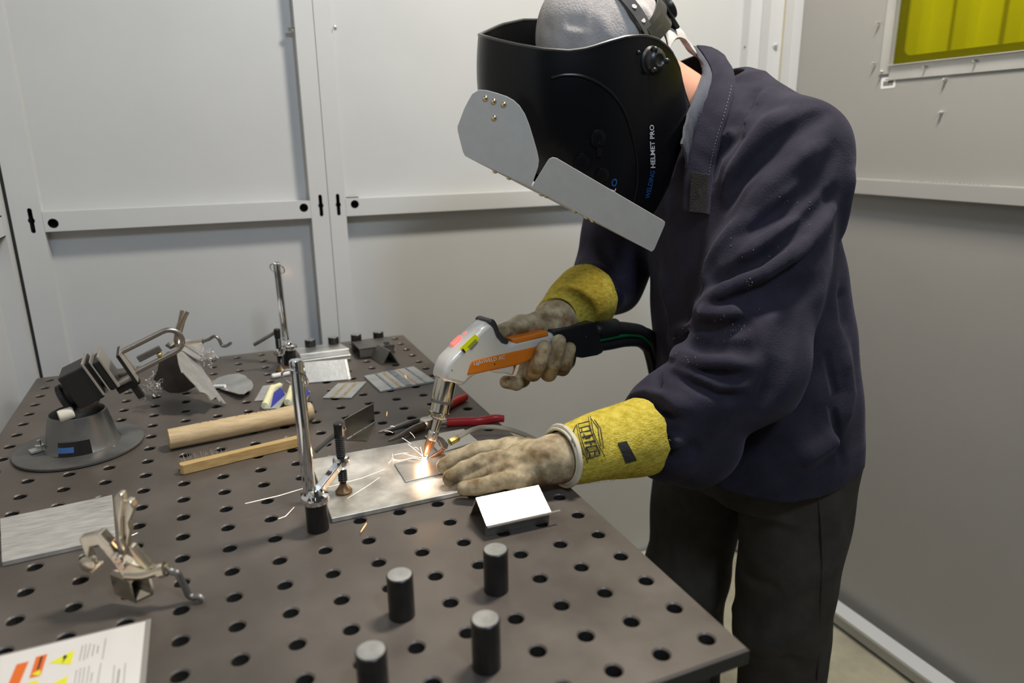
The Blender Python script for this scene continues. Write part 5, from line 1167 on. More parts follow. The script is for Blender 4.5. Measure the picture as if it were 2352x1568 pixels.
mark('emblem', cp([[(475,480),(520,700),(600,960),(680,1140)], [(505,480),(560,720),(640,960),(690,1080)], [(680,350),(730,600),(820,830),(890,980)], [(715,340),(770,620),(880,880),(965,1030)],
                   [(475,490),(400,640),(400,770),(600,1060)], [(440,540),(425,760),(610,1010)], [(720,370),(850,540),(860,640),(900,860)], [(785,395),(890,540),(950,890)]]), 0.00055)
letters = [(500,480,690,430), (520,550,705,500), (545,620,735,575), (575,700,760,655), (620,790,800,750), (640,870,820,835), (670,960,850,915), (700,1050,880,1000)]
mark('emblem_lettering', cp([[(x0_, y0_), (x1_, y1_)] for x0_, y0_, x1_, y1_ in letters] +
     [[(560,545),(575,610)], [(690,505),(715,560)], [(580,690),(600,720)], [(600,640),(640,720),(720,690)], [(640,770),(655,800)], [(720,760),(740,850)], [(640,880),(690,950)], [(820,840),(845,910)], [(700,960),(715,1040)], [(790,930),(800,1010)], [(860,920),(880,1000)]]), 0.0010)
q = MB(); g_ = []
for i in range(8):
    for j in range(5):
        u, v_ = i/7, j/4
        x_ = (1190*(1-v_) + 1335*v_)*(1-u) + (1320*(1-v_) + 1515*v_)*u; y_ = (795*(1-v_) + 765*v_)*(1-u) + (1150*(1-v_) + 1095*v_)*u
        g_.append(cuff_hit(1260 + x_*S0, 910 + y_*S0, 0.0014))
if all(p is not None for p in g_):
    q.add(g_, [(i*5+j, i*5+j+1, (i+1)*5+j+1, (i+1)*5+j) for i in range(7) for j in range(4)]); ob = q.build('size_block', M_ink, gl)
    sm = ob.modifiers.new('th', 'SOLIDIFY'); sm.thickness = 0.0008; sm.offset = 0
# ================================================================== torch
gh = unit((0.96, 0.28, 0.0)); gN = unit(np.cross(gh, (0, 0, 1))); gT = onz(975, 1050, 0.912)
def gp(x, y, off=0.0): return onpl(x, y, gT + gN*off, gN)
M_white = mat('silver_white_shell', (0.62, 0.60, 0.57), 0.34, 0.15, coat=0.2)
M_orange = mat('orange_shell', (0.62, 0.17, 0.012), 0.38); M_blackp = mat('black_plastic', (0.012, 0.012, 0.013), 0.42); M_grip = mat('charcoal_rubber', (0.030, 0.027, 0.032), 0.45)
M_led = mat('red_status_light', (0.9, 0.12, 0.10), 0.3, emit=(1.0, 0.10, 0.08), estr=1.6); M_green = mat('green_hose', (0.005, 0.13, 0.045), 0.35)
M_yl = mat('yellow_warning_label', (0.78, 0.80, 0.01), 0.4); M_gtxt = mat('pale_grey_print', (0.72, 0.68, 0.62), 0.5)
torch = empty('welding_torch', gp(1200, 800), 'silver and orange handheld laser welding torch held in the far glove', 'welding torch')
def gprism(name, px, h0, h1, m, bev=0.0, seg=3, parent=None, label=None, fo=None):
    fo = h1*0.85 if fo is None else fo
    """silhouette in the torch's own symmetry plane, extruded to both sides"""
    o = gp(1100, 800); X_ = gh; Y_ = np.array([0, 0, 1.0]); P2 = []
    for x, y in px: p = gp(x, y, fo) - gN*fo - o; P2.append((float(p @ X_), float(p @ Y_)))
    q = MB(); q.prism(P2, o, X_, Y_, h0, h1); ob = q.build(name, m, parent or torch, smooth=bool(bev), bevel=bev, seg=seg, label=label); return ob
gprism('shell', [(1000,868),(1003,850),(1008,834),(1015,820),(1026,808),(1042,793),(1063,771),(1084,751),(1103,735),(1112,733),(1118,745),(1124,762),(1135,775),(1150,783),(1164,777),(1252,757),(1268,790),(1255,806),(1195,826),(1126,841),(1076,853),(1058,868),(1048,880),(1024,874)], -0.0175, 0.0175, M_white, 0.010, 4, fo=-0.004)
gprism('grip_panel', [(1069,866),(1077,838),(1083,826),(1245,790),(1262,800),(1240,820),(1192,839),(1126,853)], -0.0182, 0.0182, M_orange, 0.004, 3, fo=0.018)
gprism('top_strip', [(1167,775.5),(1250,757.5),(1252,770),(1178,787),(1172,784)], -0.0180, 0.0180, M_orange, 0.003, 3, fo=0.008)
gprism('saddle', [(1103,735),(1110,728),(1118,728),(1124,738),(1130,756),(1141,770),(1153,779),(1147,786),(1134,784),(1122,771),(1114,751)], -0.0178, 0.0178, M_grip, 0.006, 3, fo=-0.002)
gprism('rear_housing', [(1254,755),(1346,735),(1352,738),(1369,798),(1367,805),(1355,811),(1321,817),(1290,812),(1272,805)], -0.0205, 0.0205, M_blackp, 0.005, 3, fo=0.002)
gprism('trigger', [(1127,849),(1177,836),(1180,844),(1175,862),(1160,857),(1145,857),(1131,855)], -0.006, 0.016, M_white, 0.003, 3)
gprism('trigger_guard', [(1177,836),(1187,834),(1183,846),(1178,860),(1175,862)], -0.010, 0.010, M_orange, 0.002, 2)
# labels and lettering on the near side
def gface(name, px, off, m, parent=None):
    q = MB(); q.poly3([gp(x, y, off) for x, y in px], gN, -0.0004); return q.build(name, m, parent or torch)
lab = gface('warning_label', [(1056,800),(1091,767),(1102,777),(1068,811)], 0.0178, M_yl)
gface('label_border', [(1060,803.5),(1064,800),(1070,808),(1067,811)], 0.0181, M_ink, lab)
for k in range(4):
    t = k/4; gface('label_text', [(1074+2.6*k, 797+2.0*k), (1093+1.6*k, 778.5+2.2*k), (1093.6+1.6*k, 779.2+2.2*k), (1074.6+2.6*k, 797.8+2.0*k)], 0.0181, M_ink, lab)
a_ = gp(1087, 838.5, 0.0184); b_ = gp(1159, 823.5, 0.0184); Xd = unit(b_-a_); Yd = unit(np.cross(gN, Xd)); Yd = Yd if Yd[2] > 0 else -Yd
me = text_mesh('LightWELD XC', 0.0078); w_ = max(v.co.x for v in me.vertices); bpy.data.meshes.remove(me)
place_text('lettering', 'LightWELD XC', 0.0078, a_, Xd*np.linalg.norm(b_-a_)/w_, Yd, M_gtxt, torch, lift=0.0004, bold=0.00008)
q = MB(); q.lathe(gp(1136, 836, 0.0180), gN, [(0.0012, 0), (0.0012, 0.0006)], 10); q.build('screw', M_blackp, torch); q = MB(); q.lathe(gp(1347, 774, 0.0204), gN, [(0.0022, 0), (0.0022, 0.0006), (0.001, 0.0008)], 12); q.build('screw', M_screw, torch)
q = MB(); q.lathe(gp(1038, 850, 0.0172), gN, [(0.0009, 0), (0.0009, 0.0006)], 8); q.build('screw', M_blackp, torch)
# status light on the front
def gtube(name, px, r, m, off=0.0, n=14, flat=1.0, parent=None): q = MB(); q.tube(smooth_path([gp(x, y, off) for x, y in px], 4), r, n, flat=flat); return q.build(name, m, parent or torch, smooth=True)
gtube('status_light', [(1039,793),(1048,784),(1058,775)], 0.0045, M_led, -0.006)
gtube('status_light', [(1066,769),(1071,764)], 0.0030, M_led, -0.006)
# nozzle
def glathe(name, a, b, prof, m, off=0.0, n=24):
    A_ = gp(*a, off); B_ = gp(*b, off); L_ = np.linalg.norm(B_-A_); q = MB(); q.lathe(A_, B_-A_, [(r, t*L_) for r, t in prof], n); return q.build(name, m, torch, smooth=True)
M_noz = mat('polished_nozzle_steel', (0.60, 0.58, 0.52), 0.16, 1.0)
glathe('collar', (1025, 868), (1014, 922), [(0.0158, 0), (0.0158, 0.93), (0.0150, 1.0)], M_noz)
glathe('ring', (1015, 917), (1013.5, 924), [(0.0162, 0), (0.0168, 0.5), (0.0160, 1)], M_darksteel)
glathe('lower_collar', (1014, 922), (1006, 962), [(0.0138, 0), (0.0138, 0.55), (0.0150, 0.60), (0.0140, 0.8), (0.0075, 1.0)], M_noz)
glathe('tube', (1007, 958), (994, 1004), [(0.0062, 0), (0.0060, 1)], M_noz)
glathe('nozzle_sleeve', (997, 990), (991, 1010), [(0.0072, 0), (0.0078, 0.1), (0.0078, 0.9), (0.0070, 1)], M_steel)
glathe('copper_tip', (991, 1008), (977, 1046), [(0.0068, 0), (0.0068, 0.35), (0.0036, 0.93), (0.0026, 1.0)], M_copper)
# wire feed bracket, brass fitting, guide and hose
q = MB(); q.poly3([gp(999, 1001, 0.006), gp(1018, 1006, 0.006), gp(1031, 1021, 0.006), gp(1027, 1032, 0.006), gp(1018, 1030, 0.006), gp(1010, 1014, 0.006)], gN, -0.010); q.build('feed_bracket', M_darksteel, torch, bevel=0.0008)
glathe('brass_fitting', (1032, 1016), (1053, 1005), [(0.0040, 0), (0.0058, 0.05), (0.0058, 0.8), (0.0042, 1.0)], M_brass, n=6)
glathe('wire_guide', (1020, 1031), (983, 1053), [(0.0030, 0), (0.0028, 0.6), (0.0014, 0.85), (0.0008, 1.0)], M_copper, n=12)
M_hose = mat('cream_feed_hose', (0.42, 0.38, 0.29), 0.45)
hp = [gp(1050, 1006), gp(1075, 991), gp(1110, 981, -0.01), dep(1165, 985, 1.12), dep(1230, 1010, 1.15), dep(1290, 1060, 1.13), np.array([0.050, 0.425, 0.880]), np.array([0.062, 0.40, 0.80]), np.array([0.07, 0.39, 0.60]), np.array([0.08, 0.42, 0.35]), np.array([0.10, 0.5, 0.05])]
q = MB(); q.tube(smooth_path(hp, 8), 0.0038, 12); q.build('feed_hose', M_hose, torch, smooth=True)
# cables at the back
glathe('connector', (1356, 762), (1376, 757), [(0.0105, 0), (0.0105, 1)], M_steel)
cb = [gp(1372, 760), gp(1405, 754), gp(1440, 757), gp(1480, 770) , gp(1500, 800), np.array([0.36, 0.63, 0.75])]
def cable(name, pts, r, m): q = MB(); q.tube(smooth_path(pts, 6), r, 14); return q.build(name, m, torch, smooth=True)
q = MB(); A_ = gp(1370, 760); B_ = gp(1412, 752); q.lathe(A_, B_-A_, [(0.016, 0), (0.0165, 0.01), (0.0165, np.linalg.norm(B_-A_))], 20); q.build('strain_relief', M_blackp, torch, smooth=True)
cable('cable', [gp(1405, 755), gp(1440, 756), gp(1475, 765), gp(1500, 800), np.array([0.40, 0.64, 0.80])], 0.013, M_blackp)
cable('green_hose', [gp(1366, 783, 0.006), gp(1400, 775, 0.006), gp(1445, 768, 0.006), gp(1480, 775, 0.006), gp(1500, 810)], 0.0046, M_green)
cable('air_hose', [gp(1366, 797), gp(1400, 792), gp(1440, 785), gp(1475, 790), gp(1495, 830), np.array([0.39, 0.62, 0.80])], 0.009, M_blackp)

# ================================================================== far glove closed around the torch
G2 = Field((-0.03, 0.42, 0.93), (0.28, 0.70, 1.16), 0.0022)
fs = [([(1252,768,-.036),(1238,838,-.030),(1224,856,.000),(1234,838,.026),(1250,798,.031)], [.0150,.0140,.0140,.0135,.0118]),
      ([(1288,762,-.036),(1272,838,-.030),(1260,857,.000),(1270,832,.026),(1284,784,.031)], [.0150,.0140,.0138,.0132,.0116]),
      ([(1320,760,-.034),(1304,830,-.028),(1292,846,.000),(1298,832,.024),(1308,800,.029)], [.0140,.0130,.0126,.0120,.0108]),
      ([(1226,775,-.036),(1210,850,-.034),(1200,872,-.022),(1186,880,-.014),(1162,877,-.012)], [.0148,.0138,.0125,.0118,.0105])]
for pts, rs in fs: G2.chain([gp(*p) for p in pts], rs, k=0.0022)
for (x, y) in ((1252,766),(1288,760),(1320,758),(1226,773)): G2.cap(gp(x, y, -0.036), Wf + (0, 0.01, -0.004), 0.0165, 0.026, 0.012)
G2.cap(Wf, Wf + fdf*0.03, 0.034, 0.037, 0.015)
G2.chain([Wf + (-0.005, -0.015, 0.0), gp(1240,742,-.016), gp(1195,748,-.012), gp(1150,764,-.010)], [.025,.0185,.0155,.0130], k=0.010)
G2.cap(gp(1262,748,-0.012), gp(1310,740,-0.02), 0.020, 0.022, 0.012)
G2B = G2.copy()
G2.folds_px([([(1160,742),(1180,748)], -0.002, 0.003), ([(1200,728),(1225,735)], -0.003, 0.004), ([(1250,715),(1290,730)], -0.003, 0.005), ([(1230,830),(1243,832)], -0.002, 0.003), ([(1266,826),(1278,828)], -0.002, 0.003)], G2B)
gl2 = link('glove', G2.mesh('glove'), M_leather, welder, label='soiled leather glove with yellow cuff, closed around the torch grip')
RF = frame(fdf, (0, 0, 1)); cf_a = Wf + fdf*0.008; cf_b = Wf + fdf*0.148
cuff2 = gauntlet(cf_a, cf_b, 0.041, 0.062, RF, 'cuff', gl2); fuzz(cf_a, cf_b, 0.041, 0.062, RF, gl2, n=1800, ln=0.0024)

# ================================================================== helmet
M_shell = mat('glossy_black_helmet', (0.005, 0.005, 0.006), 0.26, 0, spec=0.22); M_shell_in = M_blackp
M_plate = mat('matt_grey_shield_plate', (0.52, 0.50, 0.46), 0.45, 0.2, var=0.03, vscale=50)
M_rivet = mat('brass_rivet', (0.70, 0.56, 0.36), 0.22, 1.0); M_strap = mat('black_headgear_plastic', (0.016, 0.016, 0.015), 0.35)
hF_ = unit((-0.985, -0.17, 0)); hS = unit((0.17, -0.985, 0)); HC2 = HC + np.array([0, 0, 0])
helmet = empty('welding_helmet', HC2 - np.array([0, 0, 0.16]), 'glossy black welding helmet with riveted grey shield plates', 'welding helmet')
def uline(t):
    """plan of the shell, t from 0 (rear, near side) through 0.5 (front) to 1 (rear, far side): forward, side"""
    if t > 0.5: f_, s_ = uline(1 - t); return f_, -s_
    u = t/0.5
    # near side straight run then corner to the front
    K = [(-0.088, 0.108), (-0.045, 0.122), (0.01, 0.128), (0.072, 0.124), (0.135, 0.108), (0.187, 0.080), (0.217, 0.045), (0.228, 0.0)]
    x = u*(len(K)-1); i = min(int(x), len(K)-2); f = x - i
    p0, p1, p2, p3 = [np.array(K[min(max(j, 0), len(K)-1)]) for j in (i-1, i, i+1, i+2)]
    if i == len(K)-2: p3 = np.array((0.217, -0.045))
    p = 0.5*(2*p1 + (p2-p0)*f + (2*p0-5*p1+4*p2-p3)*f*f + (3*p1-p0-3*p2+p3)*f**3); return float(p[0]), float(p[1])
def pjx(P): c = CR @ (np.asarray(P) - CC); return 1176 + CF*c[0]/c[2], 784 + CF*c[1]/c[2]
def zsolve(xy, poly):
    lo, hi = 1.0, 1.75
    xs_ = [p[0] for p in poly]; ys_ = [p[1] for p in poly]
    for _ in range(40):
        m_ = (lo+hi)/2; x_, y_ = pjx((xy[0], xy[1], m_)); 
        if y_ > np.interp(x_, xs_, ys_): lo = m_
        else: hi = m_
    return (lo+hi)/2
rim_n = [(1090, 79), (1098, 80), (1140, 92), (1190, 103), (1250, 113), (1310, 117), (1350, 111), (1400, 95), (1440, 84), (1480, 81), (1510, 89), (1540, 112), (1560, 150), (1570, 200), (1590, 260)]
rim_f = [(1090, 81), (1098, 80), (1150, 57), (1200, 46), (1240, 46), (1300, 60), (1400, 90), (1500, 120), (1600, 200)]
bot_n = [(1090, 330), (1098, 335), (1240, 405), (1380, 485), (1450, 530), (1500, 520), (1530, 480), (1555, 430), (1568, 380), (1590, 300)]
NT, NV = 72, 22
def shell_pt(t, v, off=0.0):
    f_, s_ = uline(t); sg = 0.0
    e_ = 1e-3; fa, sa = uline(max(0, t-e_)); fb, sb = uline(min(1, t+e_)); tx, ty = fb-fa, sb-sa; L_ = math.hypot(tx, ty) + 1e-12; nf, ns = (ty/L_, -tx/L_)
    if nf*f_ + ns*s_ < 0: nf, ns = -nf, -ns
    xy = HC2 + hF_*f_ + hS*s_
    zt = zsolve(xy, rim_n if t <= 0.568 else rim_f); 
    xyn = HC2 + hF_*f_ + hS*abs(s_); zb = zsolve(xyn, bot_n)
    zb = min(zb + (0.05*min(1, (t-0.5)/0.15) if t > 0.5 else 0), zt - 0.02); z = zb + (zt-zb)*v
    tap = 1 - 0.16*(1-v)**2; bul = 0.006*math.sin(math.pi*v)
    f2 = (f_ if f_ < 0 else f_*(1 - 0.05*(1-v)**2)) + nf*(off + bul); s2 = s_*tap + ns*(off + bul)
    p = HC2 + hF_*f2 + hS*s2; p[2] = z; return p
grid = [[shell_pt(i/(NT-1), j/(NV-1)) for j in range(NV)] for i in range(NT)]; gridi = [[shell_pt(i/(NT-1), j/(NV-1), -0.003) for j in range(NV)] for i in range(NT)]
q = MB(); v = [p for r_ in grid for p in r_] + [p for r_ in gridi for p in r_]; f = []; O_ = NT*NV
for i in range(NT-1):
    for j in range(NV-1):
        f.append((i*NV+j, i*NV+j+1, (i+1)*NV+j+1, (i+1)*NV+j)); f.append((O_+i*NV+j, O_+(i+1)*NV+j, O_+(i+1)*NV+j+1, O_+i*NV+j+1))
    f.append((i*NV, (i+1)*NV, O_+(i+1)*NV, O_+i*NV)); f.append((i*NV+NV-1, O_+i*NV+NV-1, O_+(i+1)*NV+NV-1, (i+1)*NV+NV-1))
for j in range(NV-1):
    f.append((j, O_+j, O_+j+1, j+1)); e0 = (NT-1)*NV; f.append((e0+j, e0+j+1, O_+e0+j+1, O_+e0+j))
q.add(v, f); sh = q.build('shell', M_shell, helmet, smooth=True)
bm = bmesh.new(); bm.from_mesh(sh.data); bmesh.ops.recalc_face_normals(bm, faces=bm.faces); bm.to_mesh(sh.data); bm.free()
# rolled rim along the top edge
M_rim = mat('satin_black_rim', (0.05, 0.05, 0.047), 0.3)
q = MB(); q.tube([(grid[i][NV-1] + gridi[i][NV-1])/2 for i in range(NT)], 0.0026, 8); q.build('rim_bead', M_rim, helmet, smooth=True)
def tv_of(px, py):
    """surface parameters of the near side under a photograph pixel"""
    best = (1e9, 0, 0)
    for i in range(0, NT//2 + 1):
        for j in range(NV):
            x_, y_ = pjx(grid[i][j]); d_ = (x_-px)**2 + (y_-py)**2
            if d_ < best[0]: best = (d_, i/(NT-1), j/(NV-1))
    t0, v0 = best[1], best[2]
    for it in range(3):
        s_ = 0.5/(NT-1)/(2**it)
        for dt in (-2,-1,0,1,2):
            for dv in (-2,-1,0,1,2):
                t_, v_ = t0 + dt*s_, v0 + dv*s_*2
                if 0 <= t_ <= 0.5 and 0 <= v_ <= 1:
                    x_, y_ = pjx(shell_pt(t_, v_)); d_ = (x_-px)**2 + (y_-py)**2
                    if d_ < best[0]: best = (d_, t_, v_)
        t0, v0 = best[1], best[2]
    return t0, v0
def on_shell(px, py, off=0.0): t_, v_ = tv_of(px, py); return shell_pt(t_, v_, off)
# raised side contour
M_gloss2 = mat('moulded_ridge', (0.010, 0.009, 0.008), 0.3)
cpx = [(1265,180),(1300,172),(1345,178),(1395,205),(1430,250),(1452,310),(1463,370),(1462,430),(1448,490)]
q = MB(); q.tube(smooth_path([on_shell(x, y, 0.0005) for x, y in cpx], 5), 0.0022, 8, flat=1.0); q.build('side_ridge', M_shell, helmet, smooth=True)
# control cover with two knobs
for (x, y, r_) in ((1373, 318, 0.0125), (1338, 372, 0.014), (1382, 402, 0.0115)):
    p = on_shell(x, y, 0.0); p2 = on_shell(x, y, 0.01); ax_ = unit(p2 - p); q = MB(); q.lathe(p - ax_*0.004, ax_, [(r_, 0), (r_*1.02, 0.006), (r_*0.92, 0.0085), (r_*0.5, 0.009), (r_*0.45, 0.008)], 26); q.build('control_knob', M_shell, helmet, smooth=True)
p = on_shell(1376, 345, 0.001); q = MB(); q.box(p, (0.008, 0.004, 0.02)); q.build('control_switch', M_shell, helmet, bevel=0.001)
# pivot knob
p = on_shell(1498, 140, 0.0); p2 = on_shell(1498, 140, 0.01); ax_ = unit(p2-p); ax_ = unit(ax_ + 0.3*unit(CC-p)*0)
q = MB(); q.lathe(p - ax_*0.004, ax_, [(0.0215, 0), (0.0215, 0.004), (0.0185, 0.0065), (0.0180, 0.013), (0.0150, 0.0175), (0.0090, 0.0195), (0.0075, 0.0185), (0.0040, 0.0165), (0.0005, 0.0162)], 30, cap=False); kb = q.build('pivot_knob', M_strap, helmet, smooth=True)
# flutes on the knob
Rk = frame(ax_, (0,0,1))
for k in range(3):
    a_ = k*2*math.pi/3 + 0.5; c_ = p + Rk @ np.array([0.0165*math.cos(a_), 0.0165*math.sin(a_), 0.011]); q = MB(); q.sphere(c_, 0.006, 12, 8, R=Rk, sc=(0.8, 0.8, 1.1)); q.build('finger_flute', M_strap, kb, smooth=True)
p = on_shell(1466, 120, 0.001); q = MB(); q.sphere(p, 0.003, 10, 6); q.build('stop_stud', M_strap, helmet, smooth=True)
# lettering along the rear edge and on the lower cover
M_blue = mat('blue_print', (0.012, 0.075, 0.24), 0.4); M_wprint = mat('white_print', (0.62, 0.62, 0.64), 0.4)
def shell_text(name, txt, p0, p1, hpx, m, bold=0.0):
    me = text_mesh(txt, 1.0, 'LEFT', bold); w_ = max(v_.co.x for v_ in me.vertices); x0_, y0_ = p0; x1_, y1_ = p1; L_ = math.hypot(x1_-x0_, y1_-y0_)
    dx, dy = (x1_-x0_)/L_, (y1_-y0_)/L_; ux, uy = dy, -dx
    A_ = on_shell(*p0, 0.0012); B_ = on_shell(*p1, 0.0012); C_ = on_shell(p0[0] + ux*hpx, p0[1] + uy*hpx, 0.0012); D_ = on_shell(p1[0] + ux*hpx, p1[1] + uy*hpx, 0.0012)
    Mi = on_shell((x0_+x1_)/2, (y0_+y1_)/2, 0.0012); N_ = unit(on_shell((x0_+x1_)/2, (y0_+y1_)/2, 0.01) - Mi)
    bowA = Mi - (A_+B_)/2
    for v_ in me.vertices:
        a_ = v_.co.x/w_; b_ = v_.co.y/0.72; p_ = (A_*(1-a_) + B_*a_)*(1-b_) + (C_*(1-a_) + D_*a_)*b_ + bowA*4*a_*(1-a_) + N_*0.0006; v_.co = Vector(p_)
    me.materials.clear(); return link(name, me, m, helmet)
shell_text('lettering', 'WELDING', (1489, 456), (1502, 393), 10, M_blue, 0.02); shell_text('lettering', 'HELMET PRO', (1503, 386), (1499, 286), 10, M_wprint, 0.02)
shell_text('lettering', 'O', (1414, 430), (1418, 411), 13, M_blue, 0.03); shell_text('lettering', 'L', (1411, 441), (1414, 433), 13, M_wprint, 0.02)
# shield plates: a tray of bent sheet riveted under the shell
E1 = dep(1068, 358, 0.985); E2 = dep(1232, 437, 1.005); E3 = dep(1497, 577, 1.045)
n1 = unit((-0.42, -0.90, 0.06)); n1 = n1 - unit(E2-E1)*np.dot(n1, unit(E2-E1)); n1 = unit(n1)
def fplate(name, px, p0, n_, th, bev=0.0005):
    q = MB(); q.poly3([onpl(x, y, p0, n_) for x, y in px], n_, -th); return q.build(name, M_plate, helmet, bevel=bev)
fp = fplate('shield_plate', [(1100,206),(1118,207),(1140,213),(1164,221),(1180,230),(1194,243),(1206,262),(1216,287),(1226,320),(1234,348),(1238,368),(1236,384),(1221,427),(1068,358),(1063,348),(1051,300),(1051,290),(1066,250),(1074,234),(1085,215)], E1, n1, 0.0018)
n2 = unit((0.14, -0.95, -0.30)); n2 = n2 - unit(E3-E2)*np.dot(n2, unit(E3-E2)); n2 = unit(n2)
sp_ = fplate('shield_plate', [(1220,431),(1255,374),(1261,365),(1269,361),(1279,363),(1522,505),(1528,510),(1527,517),(1503,573),(1497,578)], E2, n2, 0.0018)
back_dir = unit(ray(1280, 470)); e_ = unit(E3-E1); back_dir = unit(back_dir - e_*np.dot(back_dir, e_))
a1 = onpl(1068, 358, E1, n1); a2 = onpl(1221, 429, E1, n1); b1_ = onpl(1220, 431, E2, n2); b3 = onpl(1497, 578, E2, n2)
q = MB(); q.poly3([a1, a2 + (b1_-a2)*0.5, b3, b3 + back_dir*0.15, a1 + back_dir*0.15 + e_*0.03], unit(np.cross(e_, back_dir)), 0.0018); q.build('shield_tray', M_plate, helmet)
for (x, y) in ((1115,226),(1134,233),(1157,240),(1135,271)):
    p = onpl(x, y, E1, n1); q = MB(); q.lathe(p, n1, [(0.0040, 0), (0.0038, 0.0012), (0.0026, 0.0027), (0.0008, 0.0033)], 14); q.build('rivet', M_rivet, fp, smooth=True)
dn = unit(np.cross(e_, back_dir)); dn = dn if dn[2] < 0 else -dn
for (x, y) in ((1138,393),(1170,408),(1245,446),(1256,450),(1323,485),(1350,500),(1364,507)):
    p = onpl(x, y, E1 if x < 1220 else E2, n1 if x < 1220 else n2) + back_dir*0.008 + dn*0.0005; q = MB(); q.lathe(p, dn, [(0.0038, 0), (0.0035, 0.0014), (0.0018, 0.0028)], 12); q.build('rivet', M_rivet, helmet, smooth=True)
# headgear: brow band, crown strap with holes, ratchet
def band(name, pts, w, th, m, wdir=None, n=8):
    P = smooth_path(pts, n); q = MB(); v = []; f = []
    for i, p in enumerate(P):
        t_ = unit(P[min(i+1, len(P)-1)] - P[max(i-1, 0)]); out = unit(p - HC); out = unit(out - t_*np.dot(out, t_)); wd_ = unit(np.cross(t_, out))
        for a_, b_ in ((-1,-1),(1,-1),(1,1),(-1,1)): v.append(p + wd_*a_*w/2 + out*b_*th/2)
    for i in range(len(P)-1):
        for k in range(4): k2 = (k+1) % 4; f.append((i*4+k, i*4+k2, (i+1)*4+k2, (i+1)*4+k))
    f.append((3,2,1,0)); e0 = (len(P)-1)*4; f.append((e0, e0+1, e0+2, e0+3)); q.add(v, f); o = q.build(name, m, helmet, smooth=True)
    bm = bmesh.new(); bm.from_mesh(o.data); bmesh.ops.recalc_face_normals(bm, faces=bm.faces); bm.to_mesh(o.data); bm.free(); return o
def capdir(f_, s_, u_, r_=1.0):
    d_ = np.array([f_, s_, u_], float); d_ = d_/np.sqrt((d_[0]/0.118)**2 + (d_[1]/0.096)**2 + (d_[2]/0.122)**2); return HC + RH @ (np.array([-0.004, 0, 0.016]) + d_*r_)
brow = [capdir(math.cos(a_), math.sin(a_), 0.10 - 0.10*math.cos(a_), 1.04) for a_ in np.radians([-150,-120,-90,-60,-30,0,30,60,90,120,150,180])]
band('brow_band', brow, 0.022, 0.002, M_strap)
M_strapg = mat('grey_sheen_strap', (0.07, 0.07, 0.075), 0.25)
cs = band('crown_strap', [capdir(-0.12, 1.0, 0.05, 1.05), capdir(-0.12, 0.9, 0.5, 1.04), capdir(-0.12, 0.5, 0.9, 1.04), capdir(-0.12, 0, 1.0, 1.04), capdir(-0.12, -0.5, 0.9, 1.04), capdir(-0.12, -1.0, 0.2, 1.05)], 0.022, 0.002, M_strapg)
for k in range(6):
    a_ = math.radians(18 + 13*k); p = capdir(-0.12, math.cos(a_), math.sin(a_), 1.052); q = MB(); q.lathe(p, unit(p-HC), [(0.0042, 0), (0.0042, 0.0006)], 14); q.build('strap_hole', M_cap, cs)
rp = capdir(-1.0, 0.30, -0.05, 1.06); rx = unit(rp - HC)
q = MB(); q.lathe(rp, rx, [(0.019, 0), (0.021, 0.004), (0.021, 0.010), (0.017, 0.013), (0.010, 0.013), (0.009, 0.017), (0.004, 0.018)], 24); q.build('ratchet_knob', M_strap, helmet, smooth=True)
Rr = frame(rx, (0, 0, 1)); q = MB(); q.box(rp - rx*0.002, (0.07, 0.040, 0.006), Rr); q.build('ratchet_plate', M_strap, helmet, bevel=0.004, seg=3)
band('side_strap', [capdir(-0.10, 1.0, 0.05, 1.06), capdir(-0.6, 0.8, 0.02, 1.06), capdir(-1.0, 0.30, -0.05, 1.06)], 0.026, 0.003, M_strap)
# ================================================================== weld glow and sparks
M_arc = mat('weld_arc', (1, 0.8, 0.5), 0.5, emit=(1.0, 0.80, 0.52), estr=110.0)
M_spark = mat('hot_spark', (1, 0.9, 0.8), 0.5, emit=(1.0, 0.82, 0.66), estr=3.2); M_ember = mat('cooling_spark', (1, 0.5, 0.2), 0.5, emit=(1.0, 0.42, 0.14), estr=1.8)
WP = onz(974, 1053, BTOP + 0.004)
wl = empty('weld_burst', WP, 'white hot weld point throwing a burst of sparks', 'sparks')
q = MB(); q.sphere(WP, 0.0022, 14, 10, sc=(1.6, 1.2, 0.8)); q.build('molten_pool', M_arc, wl, smooth=True)
ld = bpy.data.lights.new('weld_glow', 'POINT'); ld.energy = 0.20; ld.color = (1.0, 0.58, 0.30); ld.shadow_soft_size = 0.004; lo_ = bpy.data.objects.new('weld_glow', ld); COL.objects.link(lo_); lo_.location = Vector(WP + np.array([-0.006, -0.008, 0.010]))
def spark(px, m=M_spark, r=0.00020, dy=0.0, parent=wl, name='spark', drop=None):
    n_ = len(px); pts = [vp(x, y, WP, -dy*k/(max(1, n_-1))) for k, (x, y) in enumerate(px)]
    pts = [np.array([p[0], p[1], max(p[2], BTOP + 0.0008)]) for p in pts]
    P = smooth_path(pts, 3) if n_ > 2 else pts; K = len(P); rs = [r*(0.35 + 0.65*math.sin(math.pi*(0.12 + 0.76*k/max(1, K-1)))) for k in range(K)]
    q = MB(); q.tube(P, rs, 5); return q.build(name, m, parent)
S1 = 420/2352.0
def c6(L_): return [(880 + x*S1, 880 + y*S1) for x, y in L_]
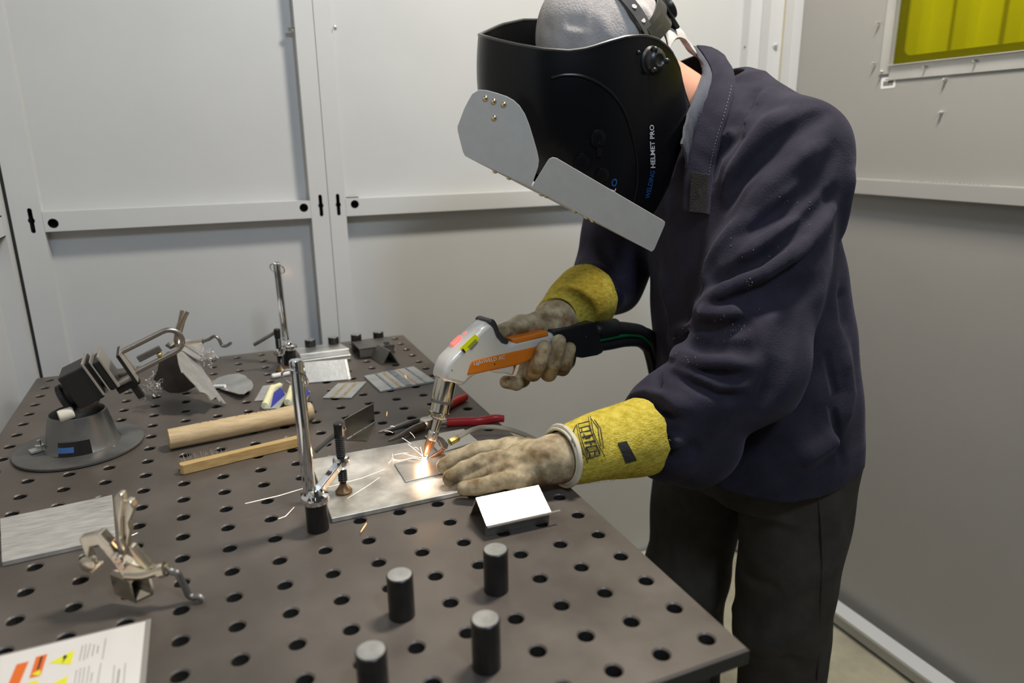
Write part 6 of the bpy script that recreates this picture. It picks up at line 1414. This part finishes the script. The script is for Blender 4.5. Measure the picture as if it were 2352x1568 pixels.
for L_ in ([(520,950),(420,860),(320,780)], [(500,960),(400,940),(330,920),(270,905)], [(330,893),(240,900),(140,922)], [(480,980),(380,960),(260,985),(95,1040)], [(95,1020),(75,1135)], [(220,1065),(120,1190)],
           [(490,985),(400,1020),(335,1052)], [(480,1000),(390,1060),(300,1130)], [(475,1010),(420,1092)], [(510,930),(480,820)], [(455,855),(430,825),(395,822)], [(360,780),(300,735),(240,700)], [(410,705),(380,660),(342,625)],
           [(130,637),(80,615),(18,612)], [(148,560),(120,548),(92,555)], [(520,960),(470,900),(440,880)], [(555,960),(575,920)], [(120,905),(130,980),(145,1010)]):
    spark(c6(L_), dy=random.uniform(-0.015, 0.012))
for L_ in ([(530,1000),(548,1150)], [(505,1010),(505,1100)], [(555,1005),(590,1110)], [(490,1005),(440,1150)], [(300,1135),(285,1135)]): spark(c6(L_), M_ember, 0.0004)
# stray sparks flown further off
def stray(px, label, m=M_spark, r=0.00024, z=0.012):
    pts = [onz(x, y, TT + z) for x, y in px]; K = 5; P = []
    for i in range(len(pts)-1):
        for k in range(K): P.append(pts[i]*(1-k/K) + pts[i+1]*k/K)
    P.append(pts[-1]); n_ = len(P); rs = [r*(0.4 + 0.6*math.sin(math.pi*(0.1 + 0.8*k/(n_-1)))) for k in range(n_)]
    q = MB(); q.tube(P, rs, 5); o = q.build('flying_spark', m, None); tag(o, label, 'spark', 'stray sparks over the table')
stray([(563,1156),(640,1138),(697,1121)], 'long thin spark streak left of the near chrome post', z=0.02)
stray([(742,1121),(830,1098),(884,1077)], 'long thin spark streak passing behind the clamp foot', M_spark, 0.00014, z=0.02)
stray([(798,1144),(840,1118),(872,1096)], 'thin spark streak right of the clamp foot', M_spark, 0.00014, z=0.02)
stray([(639,1191),(656,1185),(676,1164)], 'bent spark streak left of the black clamp base', z=0.006)
stray([(829,1221),(842,1201)], 'short orange spark below the bright plate edge', M_ember, 0.0007, z=0.006)
stray([(292,1234),(316,1223)], 'short spark beside the locking clamp handle', z=0.006)
stray([(889,945),(888,955)], 'tiny spark floating right of the angle bracket', M_ember, 0.0005, z=0.03)
stray([(930,861),(934,868)], 'tiny spark over the three weld coupon', M_ember, 0.0006, z=0.02)
stray([(698,876),(703,882)], 'tiny orange spark beside the post ring', M_ember, 0.0007, z=0.06)
# red aiming dot thrown on the wall post by the torch
sl_ = bpy.data.lights.new('aiming_beam', 'SPOT'); sl_.energy = 0.9; sl_.color = (1.0, 0.05, 0.06); sl_.spot_size = math.radians(1.1); sl_.spot_blend = 0.8; sl_.shadow_soft_size = 0.0005
so = bpy.data.objects.new('aiming_beam', sl_); COL.objects.link(so); tgt = Vector(ony(750, 576, YB)); src = Vector(gp(1040, 786, 0.0)) + Vector((-0.012, 0.02, 0.004)); so.location = src; so.rotation_euler = (tgt - src).to_track_quat('-Z', 'Y').to_euler()
